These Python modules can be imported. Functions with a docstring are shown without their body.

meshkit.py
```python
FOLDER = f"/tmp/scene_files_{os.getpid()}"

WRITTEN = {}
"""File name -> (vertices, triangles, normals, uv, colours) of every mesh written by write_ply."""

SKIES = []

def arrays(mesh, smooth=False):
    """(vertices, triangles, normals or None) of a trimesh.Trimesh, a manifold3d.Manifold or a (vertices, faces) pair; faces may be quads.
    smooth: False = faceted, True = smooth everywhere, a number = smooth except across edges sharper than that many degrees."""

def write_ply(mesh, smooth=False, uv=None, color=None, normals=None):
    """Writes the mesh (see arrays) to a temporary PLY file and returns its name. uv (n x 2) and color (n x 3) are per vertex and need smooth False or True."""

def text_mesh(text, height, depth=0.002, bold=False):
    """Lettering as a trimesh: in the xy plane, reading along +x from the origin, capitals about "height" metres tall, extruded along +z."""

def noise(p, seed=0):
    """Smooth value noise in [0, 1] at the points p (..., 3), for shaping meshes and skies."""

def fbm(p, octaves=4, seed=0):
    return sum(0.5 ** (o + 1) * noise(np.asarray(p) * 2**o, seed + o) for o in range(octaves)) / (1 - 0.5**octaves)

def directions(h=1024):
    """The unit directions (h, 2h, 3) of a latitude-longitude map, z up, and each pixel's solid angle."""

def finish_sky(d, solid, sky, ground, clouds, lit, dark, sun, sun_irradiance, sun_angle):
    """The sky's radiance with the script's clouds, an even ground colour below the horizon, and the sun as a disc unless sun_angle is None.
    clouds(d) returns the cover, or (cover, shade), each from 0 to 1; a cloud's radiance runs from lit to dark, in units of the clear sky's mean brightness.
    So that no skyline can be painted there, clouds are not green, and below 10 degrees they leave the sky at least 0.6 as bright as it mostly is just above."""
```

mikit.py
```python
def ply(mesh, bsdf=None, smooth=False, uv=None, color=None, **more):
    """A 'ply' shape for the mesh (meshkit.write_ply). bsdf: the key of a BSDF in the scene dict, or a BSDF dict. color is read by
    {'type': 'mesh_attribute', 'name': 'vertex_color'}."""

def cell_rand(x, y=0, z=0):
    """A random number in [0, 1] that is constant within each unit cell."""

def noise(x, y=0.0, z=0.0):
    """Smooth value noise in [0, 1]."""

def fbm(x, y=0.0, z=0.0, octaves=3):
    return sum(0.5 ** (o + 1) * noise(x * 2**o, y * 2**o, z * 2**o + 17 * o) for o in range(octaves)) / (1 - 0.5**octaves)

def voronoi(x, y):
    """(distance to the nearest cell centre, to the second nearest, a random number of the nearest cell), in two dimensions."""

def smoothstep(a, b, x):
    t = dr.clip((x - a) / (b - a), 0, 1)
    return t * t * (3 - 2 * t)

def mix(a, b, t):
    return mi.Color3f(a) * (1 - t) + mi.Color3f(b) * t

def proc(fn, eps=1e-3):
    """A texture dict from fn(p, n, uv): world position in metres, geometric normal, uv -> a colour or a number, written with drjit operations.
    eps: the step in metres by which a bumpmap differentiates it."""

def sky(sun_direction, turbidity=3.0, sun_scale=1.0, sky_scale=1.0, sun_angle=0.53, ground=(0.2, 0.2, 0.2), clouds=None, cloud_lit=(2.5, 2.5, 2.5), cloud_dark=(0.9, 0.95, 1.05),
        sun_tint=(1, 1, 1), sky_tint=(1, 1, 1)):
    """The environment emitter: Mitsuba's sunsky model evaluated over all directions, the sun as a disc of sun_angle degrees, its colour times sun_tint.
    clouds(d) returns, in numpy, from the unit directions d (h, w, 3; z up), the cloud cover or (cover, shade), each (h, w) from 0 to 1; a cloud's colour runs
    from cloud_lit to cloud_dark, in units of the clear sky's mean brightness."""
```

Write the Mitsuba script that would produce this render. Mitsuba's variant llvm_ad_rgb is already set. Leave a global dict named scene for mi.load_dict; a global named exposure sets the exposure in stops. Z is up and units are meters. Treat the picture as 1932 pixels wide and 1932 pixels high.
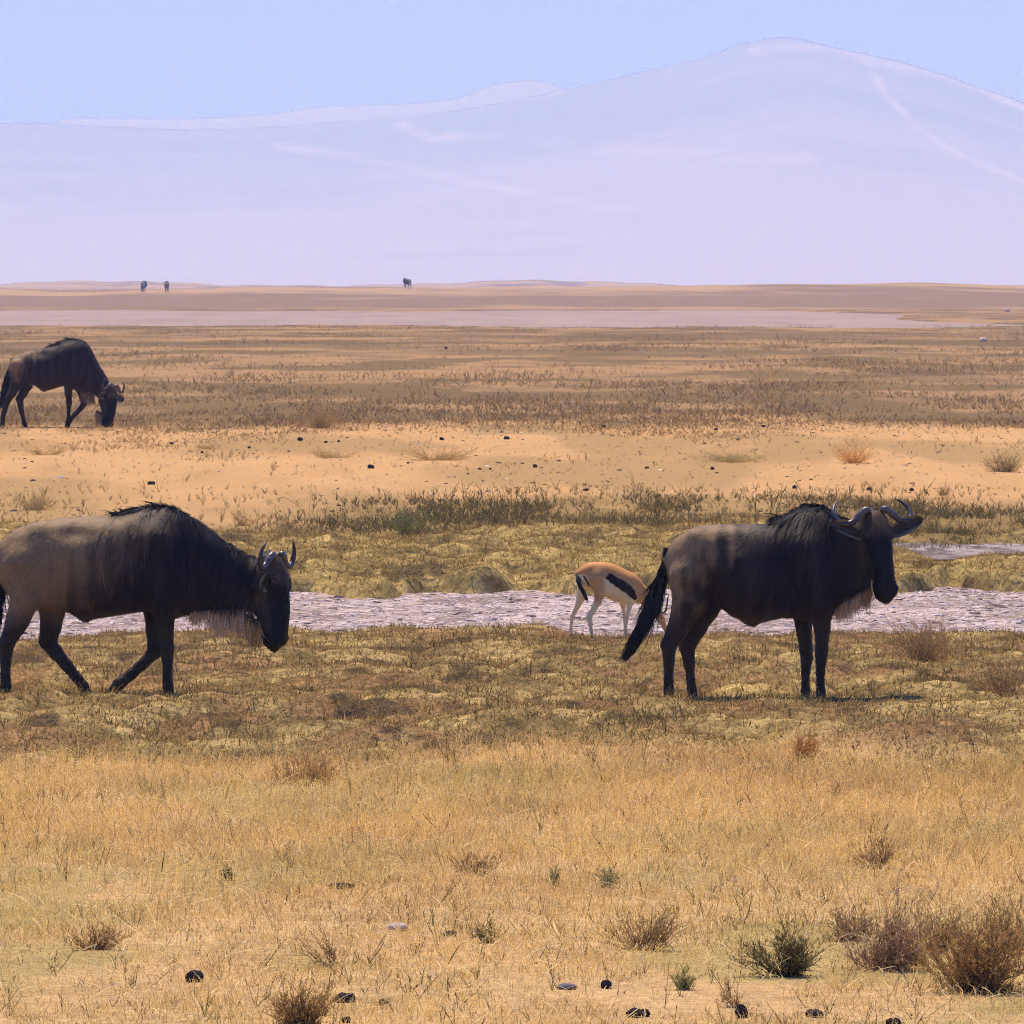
import math
import numpy as np
import trimesh
import drjit as dr
import mitsuba as mi
import mikit
import meshkit
from mikit import noise, fbm, voronoi, smoothstep, mix
from scipy.interpolate import PchipInterpolator
from scipy.ndimage import map_coordinates

T = mi.ScalarTransform4f
scene, labels = {}, {}

# ------------------------------------------------------------------ camera, sky, exposure
HC = 2.9                       # eye height: standing in a vehicle on the plain
F = 16080.0                    # focal length in units of the 1932-unit wide picture
PITCH = math.atan(426 / F)
FOV = math.degrees(2 * math.atan(966 / F))
exposure = 2.06
scene['camera'] = {'type': 'perspective', 'fov': FOV, 'fov_axis': 'x', 'near_clip': 0.5, 'far_clip': 60000.0,
                   'to_world': T().look_at(origin=[0, 0, HC], target=[0, math.cos(PITCH), HC - math.sin(PITCH)], up=[0, 0, 1]),
                   'medium': {'type': 'ref', 'id': 'haze_air'}}
SUN = (-0.10, 0.41, 0.90)
scene['sky'] = mikit.sky(SUN, turbidity=3, ground=(0.30, 0.22, 0.14), sun_tint=(1.01, 0.985, 1.02), sky_tint=(0.36, 0.90, 2.25), sky_scale=0.68)
scene['haze_air'] = {'type': 'homogeneous', 'albedo': {'type': 'rgb', 'value': [0.70, 0.855, 0.999]},
                     'sigma_t': {'type': 'rgb', 'value': [1.15e-4, 1.3e-4, 2.0e-4]}}


def ray(px, py):
    a, b = (px - 966) / F, -(py - 966) / F
    d = np.array([a, math.cos(PITCH) + b * math.sin(PITCH), -math.sin(PITCH) + b * math.cos(PITCH)])
    return d / d[1]


# ------------------------------------------------------------------ materials
def rgb(*c):
    return {'type': 'rgb', 'value': list(map(float, c))}


VC = {'type': 'mesh_attribute', 'name': 'vertex_color'}
scene['blade_leaf'] = {'type': 'principledthin', 'base_color': VC, 'roughness': 0.55, 'diff_trans': 0.75, 'spec_trans': 0.0, 'eta': 1.4}
scene['hide_fur'] = {'type': 'twosided', 'b': {'type': 'principled', 'base_color': VC, 'roughness': 0.6, 'specular': 0.14}}
scene['hair_strand'] = {'type': 'twosided', 'b': {'type': 'principled', 'base_color': VC, 'roughness': 0.6, 'specular': 0.12}}
scene['horn_matter'] = {'type': 'twosided', 'b': {'type': 'principled', 'base_color': VC, 'roughness': 0.38, 'specular': 0.5}}
scene['wet_eye'] = {'type': 'principled', 'base_color': rgb(0.01, 0.008, 0.007), 'roughness': 0.12, 'specular': 0.6}
scene['matte'] = {'type': 'twosided', 'b': {'type': 'diffuse', 'reflectance': VC}}


# ------------------------------------------------------------------ the lie of the land
def sm(a, b, x):
    t = np.clip((x - a) / (b - a), 0, 1)
    return t * t * (3 - 2 * t)


def edge_near(x, m=np):      # grass / mossy bank
    return 52.2 + 0.9 * m.sin(0.55 * x + 1.0) + 0.5 * m.sin(1.7 * x + 0.3) + 0.3 * m.sin(4.1 * x)


def edge_pan0(x, m=np):      # mossy bank / salt pan, near shore
    return 70.1 + 0.5 * m.sin(0.8 * x + 2.0) + 0.4 * m.sin(2.3 * x + 1.0) + 0.25 * m.sin(5.3 * x)


def edge_pan1(x, m=np):      # far shore
    return 82.4 + 0.8 * m.sin(0.9 * x - 0.6) + 0.7 * m.sin(2.6 * x + 2.2) + 0.45 * m.sin(6.1 * x + 0.4)


def edge_moss(x, m=np):      # far moss / dark verge
    return 93.2 + 1.0 * m.sin(0.7 * x) + 0.7 * m.sin(2.1 * x + 1.2)


def edge_verge(x, m=np):     # dark verge / sand; the verge fades out on the left
    return 101.5 + 1.0 * m.sin(0.45 * x + 0.8) + 0.6 * m.sin(1.9 * x)


def edge_plain(x, m=np):     # sand / brown plain
    return 135.0 + 3.5 * m.sin(0.33 * x + 0.4) + 2.0 * m.sin(1.1 * x + 2.0)


def worley(x, y, cell, seed):
    """Distance to the nearest of one jittered point per cell, and that cell's random number."""
    gx, gy = x / cell, y / cell
    best, who = np.full(x.shape, 9.0), np.zeros(x.shape)
    for a in (-1, 0, 1):
        for b in (-1, 0, 1):
            cx, cy = np.floor(gx) + a, np.floor(gy) + b
            r = []
            for k in range(3):
                h = (cx * 374761393 + cy * 668265263 + (seed * 7 + k) * 2147483647).astype(np.int64) & 0xFFFFFFFF
                h = ((h ^ (h >> 13)) * 1274126177) & 0xFFFFFFFF
                r.append(((h ^ (h >> 16)) & 0xFFFFFF) / 16777215.0)
            d = np.hypot(cx + r[0] - gx, cy + r[1] - gy)
            who = np.where(d < best, r[2], who)
            best = np.minimum(best, d)
    return best, who


def domes(x, y, cell, seed, lo, var, rad):
    """Height of rounded cushions, one jittered dome per cell; the highest counts, so there are creases but no steps."""
    gx, gy = x / cell, y / cell
    top = np.zeros(x.shape)
    for a in (-1, 0, 1):
        for b in (-1, 0, 1):
            cx, cy = np.floor(gx) + a, np.floor(gy) + b
            r = []
            for k in range(3):
                h = (cx * 374761393 + cy * 668265263 + (seed * 7 + k) * 2147483647).astype(np.int64) & 0xFFFFFFFF
                h = ((h ^ (h >> 13)) * 1274126177) & 0xFFFFFFFF
                r.append(((h ^ (h >> 16)) & 0xFFFFFF) / 16777215.0)
            d2 = (cx + r[0] - gx) ** 2 + (cy + r[1] - gy) ** 2
            q = rad * (0.75 + 0.5 * r[2])
            top = np.maximum(top, (lo + var * r[2]) * np.clip(1 - d2 / q ** 2, 0, 1) ** 0.7)
    return top


def n2(x, y, s, seed=0, o=3):
    return meshkit.fbm(np.stack([x / s, y / s, np.zeros_like(x) + 0.37], -1), o, seed)


HOOVES = []       # (x, y, z) where the ground is trodden flat


def base_z(x, y):
    z = 0.7 * sm(80, 128, y)
    a = x / np.maximum(y, 1)
    crest = 2.75 + 0.55 * sm(0.012, 0.03, a) * (1 - sm(0.045, 0.075, a)) - 0.25 * (1 - sm(-0.04, -0.02, a)) + 0.10 * np.sin(a * 160) + 0.05 * np.sin(a * 410 + 1)
    z = z + (crest - 0.7) * sm(800, 1280, y) * (1 - sm(1380, 2100, y))
    far = 3.2 + 1.9 * np.exp(-((a + 0.048) / 0.012) ** 2) + 2.2 * np.exp(-((a - 0.003) / 0.013) ** 2) + 0.35 * np.sin(a * 700) * np.sin(a * 233)
    return z + (far - 0.7) * np.exp(-((y - 3500) / 700) ** 2)


def lake_mask(x, y):
    w = 14 * np.sin(x / 9.0) + 8 * np.sin(x / 3.1 + 1)
    return sm(468, 488, y + w) * (1 - sm(765, 800, y - w)) * (1 - sm(20, 33, x + 0.012 * (y - 600) + 3 * np.sin(y / 40)))


def puddle_mask(x, y):
    return np.exp(-(np.abs((x - 5.2) / 1.5) ** 4 + np.abs((y - 90.6) / 2.0) ** 4))


def ground_z(x, y):
    x, y = np.asarray(x, float), np.asarray(y, float)
    z = base_z(x, y)
    near = (y > 22) & (y < 150) & (np.abs(x) < 0.09 * y + 6)
    xs, ys = x[near], y[near]
    ragged = 1.6 * (n2(xs, ys, 0.7, 12) - 0.5)
    moss = sm(-0.8, 0.5, ys - edge_near(xs)) * (1 - sm(-0.6, 0.3, ys - edge_pan0(xs) + ragged)) + sm(-0.25, 0.25, ys - edge_pan1(xs) + ragged) * (1 - sm(-2.0, 2.5, ys - edge_moss(xs)))
    pan = sm(-0.5, 0.4, ys - edge_pan0(xs) + ragged) * (1 - sm(-0.3, 0.2, ys - edge_pan1(xs) + ragged))
    big = n2(xs, ys, 2.3, 5)
    wx, wy = xs + 0.25 * n2(xs, ys, 0.5, 8), ys + 0.25 * n2(ys, xs, 0.5, 9)
    hum = domes(wx, wy, 0.52, 1, 0.05, 0.13, 0.85) + domes(wx, wy, 0.24, 2, 0.012, 0.055, 0.85)
    hum = hum * (0.35 + 1.1 * big) + 0.08 * (big - 0.5) + 0.05 * (n2(xs, ys, 0.10, 3) - 0.5)
    calm = (1.25 - 0.15 * (1 - sm(0, 6, ys - edge_near(xs))) * (ys < 70)) * (1 - 0.6 * sm(-6, -2, ys - edge_pan0(xs)) * (ys < 75))
    dz = moss * (hum * calm - np.where(ys < 76, 0.10 - 0.115 * sm(-5, -1.5, ys - edge_pan0(xs)), 0.03)) - 0.16 * pan + (1 - moss) * (1 - pan) * np.where(ys > 94, 0.02, 0.05) * (n2(xs, ys, 1.1, 6) - 0.5)
    pd = sm(0.25, 0.6, puddle_mask(xs, ys) + 0.5 * (n2(xs, ys, 0.6, 14) - 0.5))
    dz = dz * (1 - pd) - 0.03 * pd - 0.09 * np.exp(-((xs - 5.2) / 1.8) ** 4 - ((ys - 86.0) / 3.2) ** 4)
    for hx, hy, hz in HOOVES:
        f = np.exp(-(((xs - hx) / 0.24) ** 2 + ((ys - hy + 0.35) / 0.65) ** 2))
        dz = dz * (1 - f) + (hz - base_z(xs, ys)) * f
    z[near] += dz
    return z - 0.35 * lake_mask(x, y)


def at(px, py, it=40):
    """The point of the ground (without its bumps) that a picture position looks at."""
    d = ray(px, py)
    Y = 60.0
    for _ in range(it):
        z = float(base_z(np.array([d[0] * Y]), np.array([Y]))[0])
        Y += 0.7 * ((z - HC) / d[2] - Y)
    return d[0] * Y, Y


def dist(py):
    return at(966, py)[1]


# hooves come from the animals below, which need only base_z
D1, D2, D3, DG = dist(1319), dist(1311), dist(806), dist(1204)


class Frame:
    """Maps the measuring grid of one animal (units k metres, x to the right, y down from 0 at the back of the picture) to its own place."""
    def __init__(s, k, ox, oy, px, Y):
        s.k, s.ox, s.oy, s.Y = k, ox, oy, Y
        s.X = (px - 966) / F * Y
        s.Z = float(base_z(np.array([s.X]), np.array([Y]))[0])

    def pt(s, zx, zy, y=0.0):
        return np.array([(zx - s.ox) * s.k, y, (s.oy - zy) * s.k])

    def to_world(s):
        return T().translate([s.X, s.Y, s.Z])


FR1 = Frame(0.001184 * D1 / 60, 720, 1295, 1380.2, D1)
FR2 = Frame(0.001157 * D2 / 60.5, 800, 1303, 246.1, D2)
FR3 = Frame(0.001192 * D3 / 133, 700, 1345, 101.0, D3)
FRG = Frame(0.000586 * DG / 70, 800, 1372, 1147.9, DG)


# ------------------------------------------------------------------ implicit bodies
def surface_nets(V, lo, h):
    s = V < 0
    nx, ny, nz = V.shape
    c = np.zeros((nx - 1, ny - 1, nz - 1), int)
    acc, cnt = np.zeros(c.shape + (3,)), np.zeros(c.shape)
    off = [(i, j, k) for i in (0, 1) for j in (0, 1) for k in (0, 1)]
    g = lambda A, o: A[o[0]:nx - 1 + o[0], o[1]:ny - 1 + o[1], o[2]:nz - 1 + o[2]]
    for a in off:
        for ax in range(3):
            if a[ax] == 0:
                b = list(a); b[ax] = 1
                va, vb = g(V, a), g(V, b)
                cr = (va < 0) != (vb < 0)
                t = np.where(cr, va / np.where(cr, va - vb, 1), 0)
                p = np.array(a, float)[None, None, None] + np.zeros(c.shape + (3,))
                p[..., ax] += t
                acc += np.where(cr[..., None], p, 0); cnt += cr
    has = cnt > 0
    ids = -np.ones(c.shape, int); ids[has] = np.arange(has.sum())
    cell = np.stack(np.nonzero(has), -1)
    verts = (cell + acc[has] / cnt[has][:, None]) * h + lo
    quads = []
    for ax in range(3):
        o1, o2 = [(1, 2), (2, 0), (0, 1)][ax]
        sl0 = [slice(1, n - 1) for n in V.shape]; sl1 = list(sl0)
        sl0[ax] = slice(0, V.shape[ax] - 1); sl1[ax] = slice(1, V.shape[ax])
        A, B = s[tuple(sl0)], s[tuple(sl1)]
        for cond, fl in ((A & ~B, False), (~A & B, True)):
            i = np.stack(np.nonzero(cond), -1)
            if not len(i):
                continue
            i[:, o1] += 1; i[:, o2] += 1
            e1 = np.zeros(3, int); e1[o1] = 1
            e2 = np.zeros(3, int); e2[o2] = 1
            q = np.stack([ids[tuple((i - e1 - e2).T)], ids[tuple((i - e2).T)], ids[tuple(i.T)], ids[tuple((i - e1).T)]], -1)
            quads.append(q[:, ::-1] if fl else q)
    q = np.vstack(quads)
    return verts, np.vstack([q[:, [0, 1, 2]], q[:, [0, 2, 3]]])


def smin(a, b, k):
    hh = np.clip(0.5 + 0.5 * (b - a) / k, 0, 1)
    return b * (1 - hh) + a * hh - k * hh * (1 - hh)


def cone(P, a, b, ra, rb, ky=1.0):
    a, b = np.array(a, float), np.array(b, float)
    S = np.array([1, 1 / ky, 1])
    p, ab = (P - a) * S, (b - a) * S
    t = np.clip((p @ ab) / max(ab @ ab, 1e-12), 0, 1)
    return np.linalg.norm(p - t[..., None] * ab, axis=-1) - (ra + t * (rb - ra))


def loft(U, V, W, tab, n=2.2):
    """Closed body with sections at U = tab[:,0]: V from tab[:,2] to tab[:,1], half width tab[:,3]."""
    tab = np.array(sorted(tab))
    u = np.clip(U, tab[0, 0], tab[-1, 0])
    top, bot, hw = (PchipInterpolator(tab[:, 0], tab[:, i])(u) for i in (1, 2, 3))
    c, hh = (top + bot) / 2, np.maximum((top - bot) / 2, 0.004)
    hw = np.maximum(hw, 0.004)
    r = (np.abs((V - c) / hh) ** n + np.abs(W / hw) ** n) ** (1 / n)
    return np.hypot((r - 1) * np.minimum(hh, hw) + 0.0, 0) * np.sign(r - 1) + np.abs(U - u)


def animal_grid(lo, hi, h):
    ax = [np.arange(a, b + h, h) for a, b in zip(lo, hi)]
    return np.stack(np.meshgrid(*ax, indexing='ij'), -1)


def chain_sdf(P, D, fr, ch, k=0.03, ky=1.0):
    for (x0, y0, r0, w0), (x1, y1, r1, w1) in zip(ch[:-1], ch[1:]):
        D = smin(D, cone(P, fr.pt(x0, y0, w0), fr.pt(x1, y1, w1), r0 * fr.k, r1 * fr.k, ky), k)
    return D


def leg(pts, y_top, y_foot):
    n = len(pts)
    out = []
    for i, (x, y, r) in enumerate(pts):
        t = min(1, i / 3.0)
        out.append((x, y, r, y_top * (1 - t) + y_foot * t))
    return out


class Field:
    def __init__(s, V, lo, h):
        s.V, s.lo, s.h = V, np.array(lo), h

    def __call__(s, p):
        return map_coordinates(s.V, ((p - s.lo) / s.h).T, order=1, mode='nearest')

    def grad(s, p):
        e = s.h
        g = np.stack([s(p + d) - s(p - d) for d in np.eye(3) * e], -1)
        return g / (np.linalg.norm(g, axis=1, keepdims=True) + 1e-9)


def ribbons(C, w, rng, col, tip=0.25, facing=None):
    """Polylines C (n, s, 3) as tapering ribbons; col (n, 3) or (n, s, 3)."""
    n, s = C.shape[:2]
    t = np.gradient(C, axis=1)
    t /= np.linalg.norm(t, axis=-1, keepdims=True) + 1e-9
    ref = rng.normal(size=(n, 1, 3)) if facing is None else np.broadcast_to(facing, (n, 1, 3)) + 0.5 * rng.normal(size=(n, 1, 3))
    side = np.cross(t, np.broadcast_to(ref, C.shape))
    side /= np.linalg.norm(side, axis=-1, keepdims=True) + 1e-9
    prof = np.minimum(1, np.linspace(1.6, tip, s))[None, :, None]
    off = side * prof * np.asarray(w).reshape(-1, 1, 1) / 2
    v = np.stack([C - off, C + off], 2).reshape(-1, 3)
    i = (np.arange(n) * 2 * s)[:, None] + np.arange(s - 1) * 2
    i = i.ravel()
    f = np.vstack([np.stack([i, i + 1, i + 3], -1), np.stack([i, i + 3, i + 2], -1)])
    col = np.asarray(col, float)
    if col.ndim == 2:
        col = np.repeat(col[:, None], s, 1)
    return v, f, np.repeat(col, 2, axis=1).reshape(-1, 3)


def tubes(C, r, col, sides=4):
    """Polylines C (n, s, 3) as closed-enough tubes with radii r (n, s)."""
    n, s = C.shape[:2]
    t = np.gradient(C, axis=1)
    t /= np.linalg.norm(t, axis=-1, keepdims=True) + 1e-9
    a = np.cross(t, [0.31, 0.2, 0.93]); a /= np.linalg.norm(a, axis=-1, keepdims=True) + 1e-9
    b = np.cross(t, a)
    th = np.arange(sides) * 2 * np.pi / sides
    v = C[:, :, None] + r[:, :, None, None] * (np.cos(th)[:, None] * a[:, :, None] + np.sin(th)[:, None] * b[:, :, None])
    idx = np.arange(n * s * sides).reshape(n, s, sides)
    q = np.stack([idx[:, :-1], np.roll(idx[:, :-1], -1, 2), np.roll(idx[:, 1:], -1, 2), idx[:, 1:]], -1).reshape(-1, 4)
    col = np.asarray(col, float)
    if col.ndim == 2:
        col = np.repeat(col[:, None], s, 1)
    return v.reshape(-1, 3), np.vstack([q[:, [0, 1, 2]], q[:, [0, 2, 3]]]), np.repeat(col, sides, axis=1).reshape(-1, 3)


def join(parts):
    o, V, Fc, C = 0, [], [], []
    for v, f, c in parts:
        V.append(v); Fc.append(f + o); C.append(c); o += len(v)
    return np.vstack(V), np.vstack(Fc), np.vstack(C)


TONE = {'blade_leaf': np.array([1.06, 1.02, 0.69]), 'hide_fur': np.array([1.05, 1.0, 0.60]), 'hair_strand': np.array([1.05, 1.02, 0.74])}


def put(key, vfc, bsdf, smooth=True, to_world=None, **lab):
    v, f, c = vfc
    if bsdf in TONE:
        c = c * TONE[bsdf]
    d = mikit.ply((v, f), bsdf, smooth, color=np.clip(c, 0, 1))
    if to_world is not None:
        d['to_world'] = to_world
    scene[key] = d
    if lab:
        labels[key] = lab
    return d


def flow(fld, P, dirs, length, steps, off0, off1, rng, wob=0.15):
    """Hair that lies on the hide: walk along dirs(p) and stay off0..off1 above the surface."""
    C = [P + 0]
    p = P + 0
    L = np.asarray(length).reshape(-1, 1) / (steps - 1)
    wv = rng.normal(size=P.shape) * wob
    for i in range(1, steps):
        d = dirs(p) + wv + rng.normal(size=P.shape) * wob * 0.4
        p = p + d / (np.linalg.norm(d, axis=1, keepdims=True) + 1e-9) * L
        off = off0 + (off1 - off0) * i / (steps - 1)
        dd = fld(p)[:, None]
        p = p + fld.grad(p) * np.clip(off - dd, -0.02, 0.2) * (dd < 0.12)
        C.append(p)
    return np.stack(C, 1)


# head profile: u along the face from the poll to the muzzle, v out of the face, half width
HEAD = [(-0.05, -0.015, -0.07, 0.035), (-0.03, 0.02, -0.10, 0.066), (0.04, 0.060, -0.14, 0.088), (0.12, 0.080, -0.185, 0.100), (0.20, 0.088, -0.20, 0.090),
        (0.30, 0.090, -0.155, 0.072), (0.40, 0.080, -0.112, 0.064), (0.47, 0.064, -0.098, 0.072), (0.525, 0.040, -0.082, 0.067), (0.555, 0.008, -0.05, 0.042), (0.57, -0.005, -0.035, 0.02)]


def wildebeest(key, fr, torso, legs, extra, head, tail, mane, beard, dark_x, h, seed, label, horn=1.0, ear_droop=0.0, curl=1.0, dents=()):
    rng = np.random.default_rng(seed)
    k = fr.k
    tab = [((x - fr.ox) * k, (fr.oy - t) * k, (fr.oy - b) * k, w) for x, t, b, w in torso]
    ho, hu, hv, hs = head
    o = fr.pt(*ho)
    hu = np.array(hu, float); hu /= np.linalg.norm(hu)
    hv = np.array(hv, float); hv -= hu * (hv @ hu); hv /= np.linalg.norm(hv)
    hw = np.cross(hu, hv)
    hw = hw if hw[1] < 0 else -hw          # towards the camera: the animal's right
    toh = lambda P: np.stack([(P - o) @ hu, (P - o) @ hv, (P - o) @ hw], -1) / hs
    frm = lambda u, v, w: o + hs * (np.asarray(u)[..., None] * hu + np.asarray(v)[..., None] * hv + np.asarray(w)[..., None] * hw)
    tip = frm(np.array(0.57), np.array(0.0), np.array(0.0))
    xs = [t[0] for t in tab] + [tip[0], o[0]] + [fr.pt(q[0], 0)[0] for L in legs for q in L]
    lo = np.array([min(xs) - 0.16, -0.48, -0.03]); hi = np.array([max(xs) + 0.28, 0.48, max(t[1] for t in tab) + 0.1])
    P = animal_grid(lo, hi, h)
    D = loft(P[..., 0], P[..., 2], P[..., 1], tab)
    for ch in extra:
        D = chain_sdf(P, D, fr, ch, 0.07)
    for i, L in enumerate(legs):
        D = chain_sdf(P, D, fr, L[:3], 0.032)
        D = chain_sdf(P, D, fr, L[2:], 0.018)
    H = toh(P)
    D = smin(D, loft(H[..., 0], H[..., 1], H[..., 2], HEAD, 2.3) * hs, 0.035)
    for sgn in (-1, 1):      # brow, cheek, nostril
        D = smin(D, cone(P, frm(0.13, 0.02, sgn * 0.082), frm(0.10, 0.035, sgn * 0.075), 0.026 * hs, 0.022 * hs), 0.02)
        D = smin(D, cone(P, frm(0.485, 0.03, sgn * 0.05), frm(0.51, 0.02, sgn * 0.045), 0.026 * hs, 0.022 * hs), 0.015)
        D = np.maximum(D, -(cone(P, frm(0.515, 0.05, sgn * 0.036), frm(0.50, 0.055, sgn * 0.048), 0.011 * hs, 0.009 * hs)))
    # ribs and muscle relief, faint
    R = meshkit.fbm(P * np.array([9, 9, 3.5]), 2, seed)
    D = D - 0.012 * (R - 0.5)
    gx, gy = P[..., 0] / k + fr.ox, fr.oy - P[..., 2] / k
    for dx_, dy_, sx_, sy_, dep in dents:
        D = D + dep * np.exp(-((gx - dx_) / sx_) ** 2 - ((gy - dy_) / sy_) ** 2)
    v, f = surface_nets(D, lo, h)
    fld = Field(D, lo, h)
    N = fld.grad(v)

    def colour(p):
        zx, zy = p[:, 0] / k + fr.ox, fr.oy - p[:, 2] / k
        st = meshkit.fbm(np.stack([p[:, 0] * 26, p[:, 1] * 10, p[:, 2] * 4.0], -1), 3, seed + 1)
        cl = meshkit.fbm(p * 9, 3, seed + 2)
        st2 = meshkit.fbm(np.stack([p[:, 0] * 15, p[:, 1] * 3, p[:, 2] * 1.8], -1), 2, seed + 3)
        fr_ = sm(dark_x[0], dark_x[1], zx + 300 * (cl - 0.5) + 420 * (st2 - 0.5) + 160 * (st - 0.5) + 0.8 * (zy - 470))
        taupe = np.array([0.215, 0.146, 0.104]) * (0.72 + 0.55 * cl)[:, None]
        dark = np.array([0.013, 0.0098, 0.0085]) * (0.35 + 1.3 * sm(0.3, 0.7, st2 * 0.6 + st * 0.4))[:, None]
        rust = np.array([0.05, 0.027, 0.021])
        c = taupe * (1 - fr_[:, None]) + dark * fr_[:, None]
        c = c * 0.86 + 0.14 * rust * fr_[:, None] + 0.14 * c * (1 - fr_[:, None])
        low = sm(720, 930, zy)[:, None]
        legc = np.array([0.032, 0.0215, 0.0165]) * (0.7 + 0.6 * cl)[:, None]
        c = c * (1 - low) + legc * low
        hoof = sm(0.085, 0.05, p[:, 2])[:, None]
        c = c * (1 - hoof) + np.array([0.02, 0.018, 0.017]) * hoof
        q = toh(p)
        inh = (sm(-0.06, -0.03, q[:, 0]) * sm(-0.2, -0.15, q[:, 1]) * sm(0.15, 0.11, np.abs(q[:, 2])) * sm(-0.09, -0.05, q[:, 1] + 0.3 * q[:, 0] * (q[:, 0] > 0)))[:, None]
        inh *= (p[:, 0] > o[0] - 0.22)[:, None]
        face = np.array([0.007, 0.007, 0.0075])
        brow = np.array([0.06, 0.037, 0.029]) * (0.6 + 0.8 * cl)[:, None]
        cheek = np.array([0.045, 0.035, 0.030]) * (0.7 + 0.5 * cl)[:, None]
        b1 = sm(0.17, 0.10, q[:, 0] + 0.06 * (cl - 0.5))[:, None]
        side = sm(0.012, -0.03, q[:, 1] + 0.03 * (cl - 0.5))[:, None] * sm(0.47, 0.40, q[:, 0])[:, None]
        hc = face * (1 - b1) + brow * b1
        hc = hc * (1 - side) + cheek * side
        return c * (1 - inh) + hc * inh

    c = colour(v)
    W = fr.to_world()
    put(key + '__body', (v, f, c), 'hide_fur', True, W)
    labels[key] = {'label': label, 'category': 'wildebeest', 'group': 'wildebeest on the plain'}

    # ---- mane: long hair from the crest, some of it standing up, most of it falling down the neck and shoulder
    mx = np.array(mane)
    crest = PchipInterpolator([t[0] for t in tab], [t[1] for t in tab])
    n = int(1000 * (0.02 / h) ** 0.5)
    FACE = np.array([0.0, -1.0, 0.25])
    zx = rng.uniform(mx[0], mx[1], n)
    px = (zx - fr.ox) * k
    roots = np.stack([px, rng.normal(0, 0.02, n), crest(px) + 0.004], -1)
    back = np.where(rng.random(n) < 0.5, -1, 1)
    down = lambda p: np.stack([np.full(len(p), -0.35), np.sign(p[:, 1] + 1e-6) * 0.3, np.full(len(p), -1.0)], -1)
    L = (0.05 + rng.gamma(2.0, 0.065, n) * (0.4 + 1.2 * meshkit.noise(np.stack([px * 14, px * 0, px * 0], -1), seed + 5))).clip(0, 0.45) * (0.45 + 0.65 * sm(mx[0], mx[0] + 250, zx))
    Cd = flow(fld, roots, down, L, 8, 0.004, 0.022, rng, 0.12)
    cd = np.array([0.008, 0.008, 0.008]) * rng.uniform(0.7, 1.5, (n, 1))
    m = n // 2
    zx2 = rng.uniform(mx[0] + 20, mx[1], m)
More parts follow.
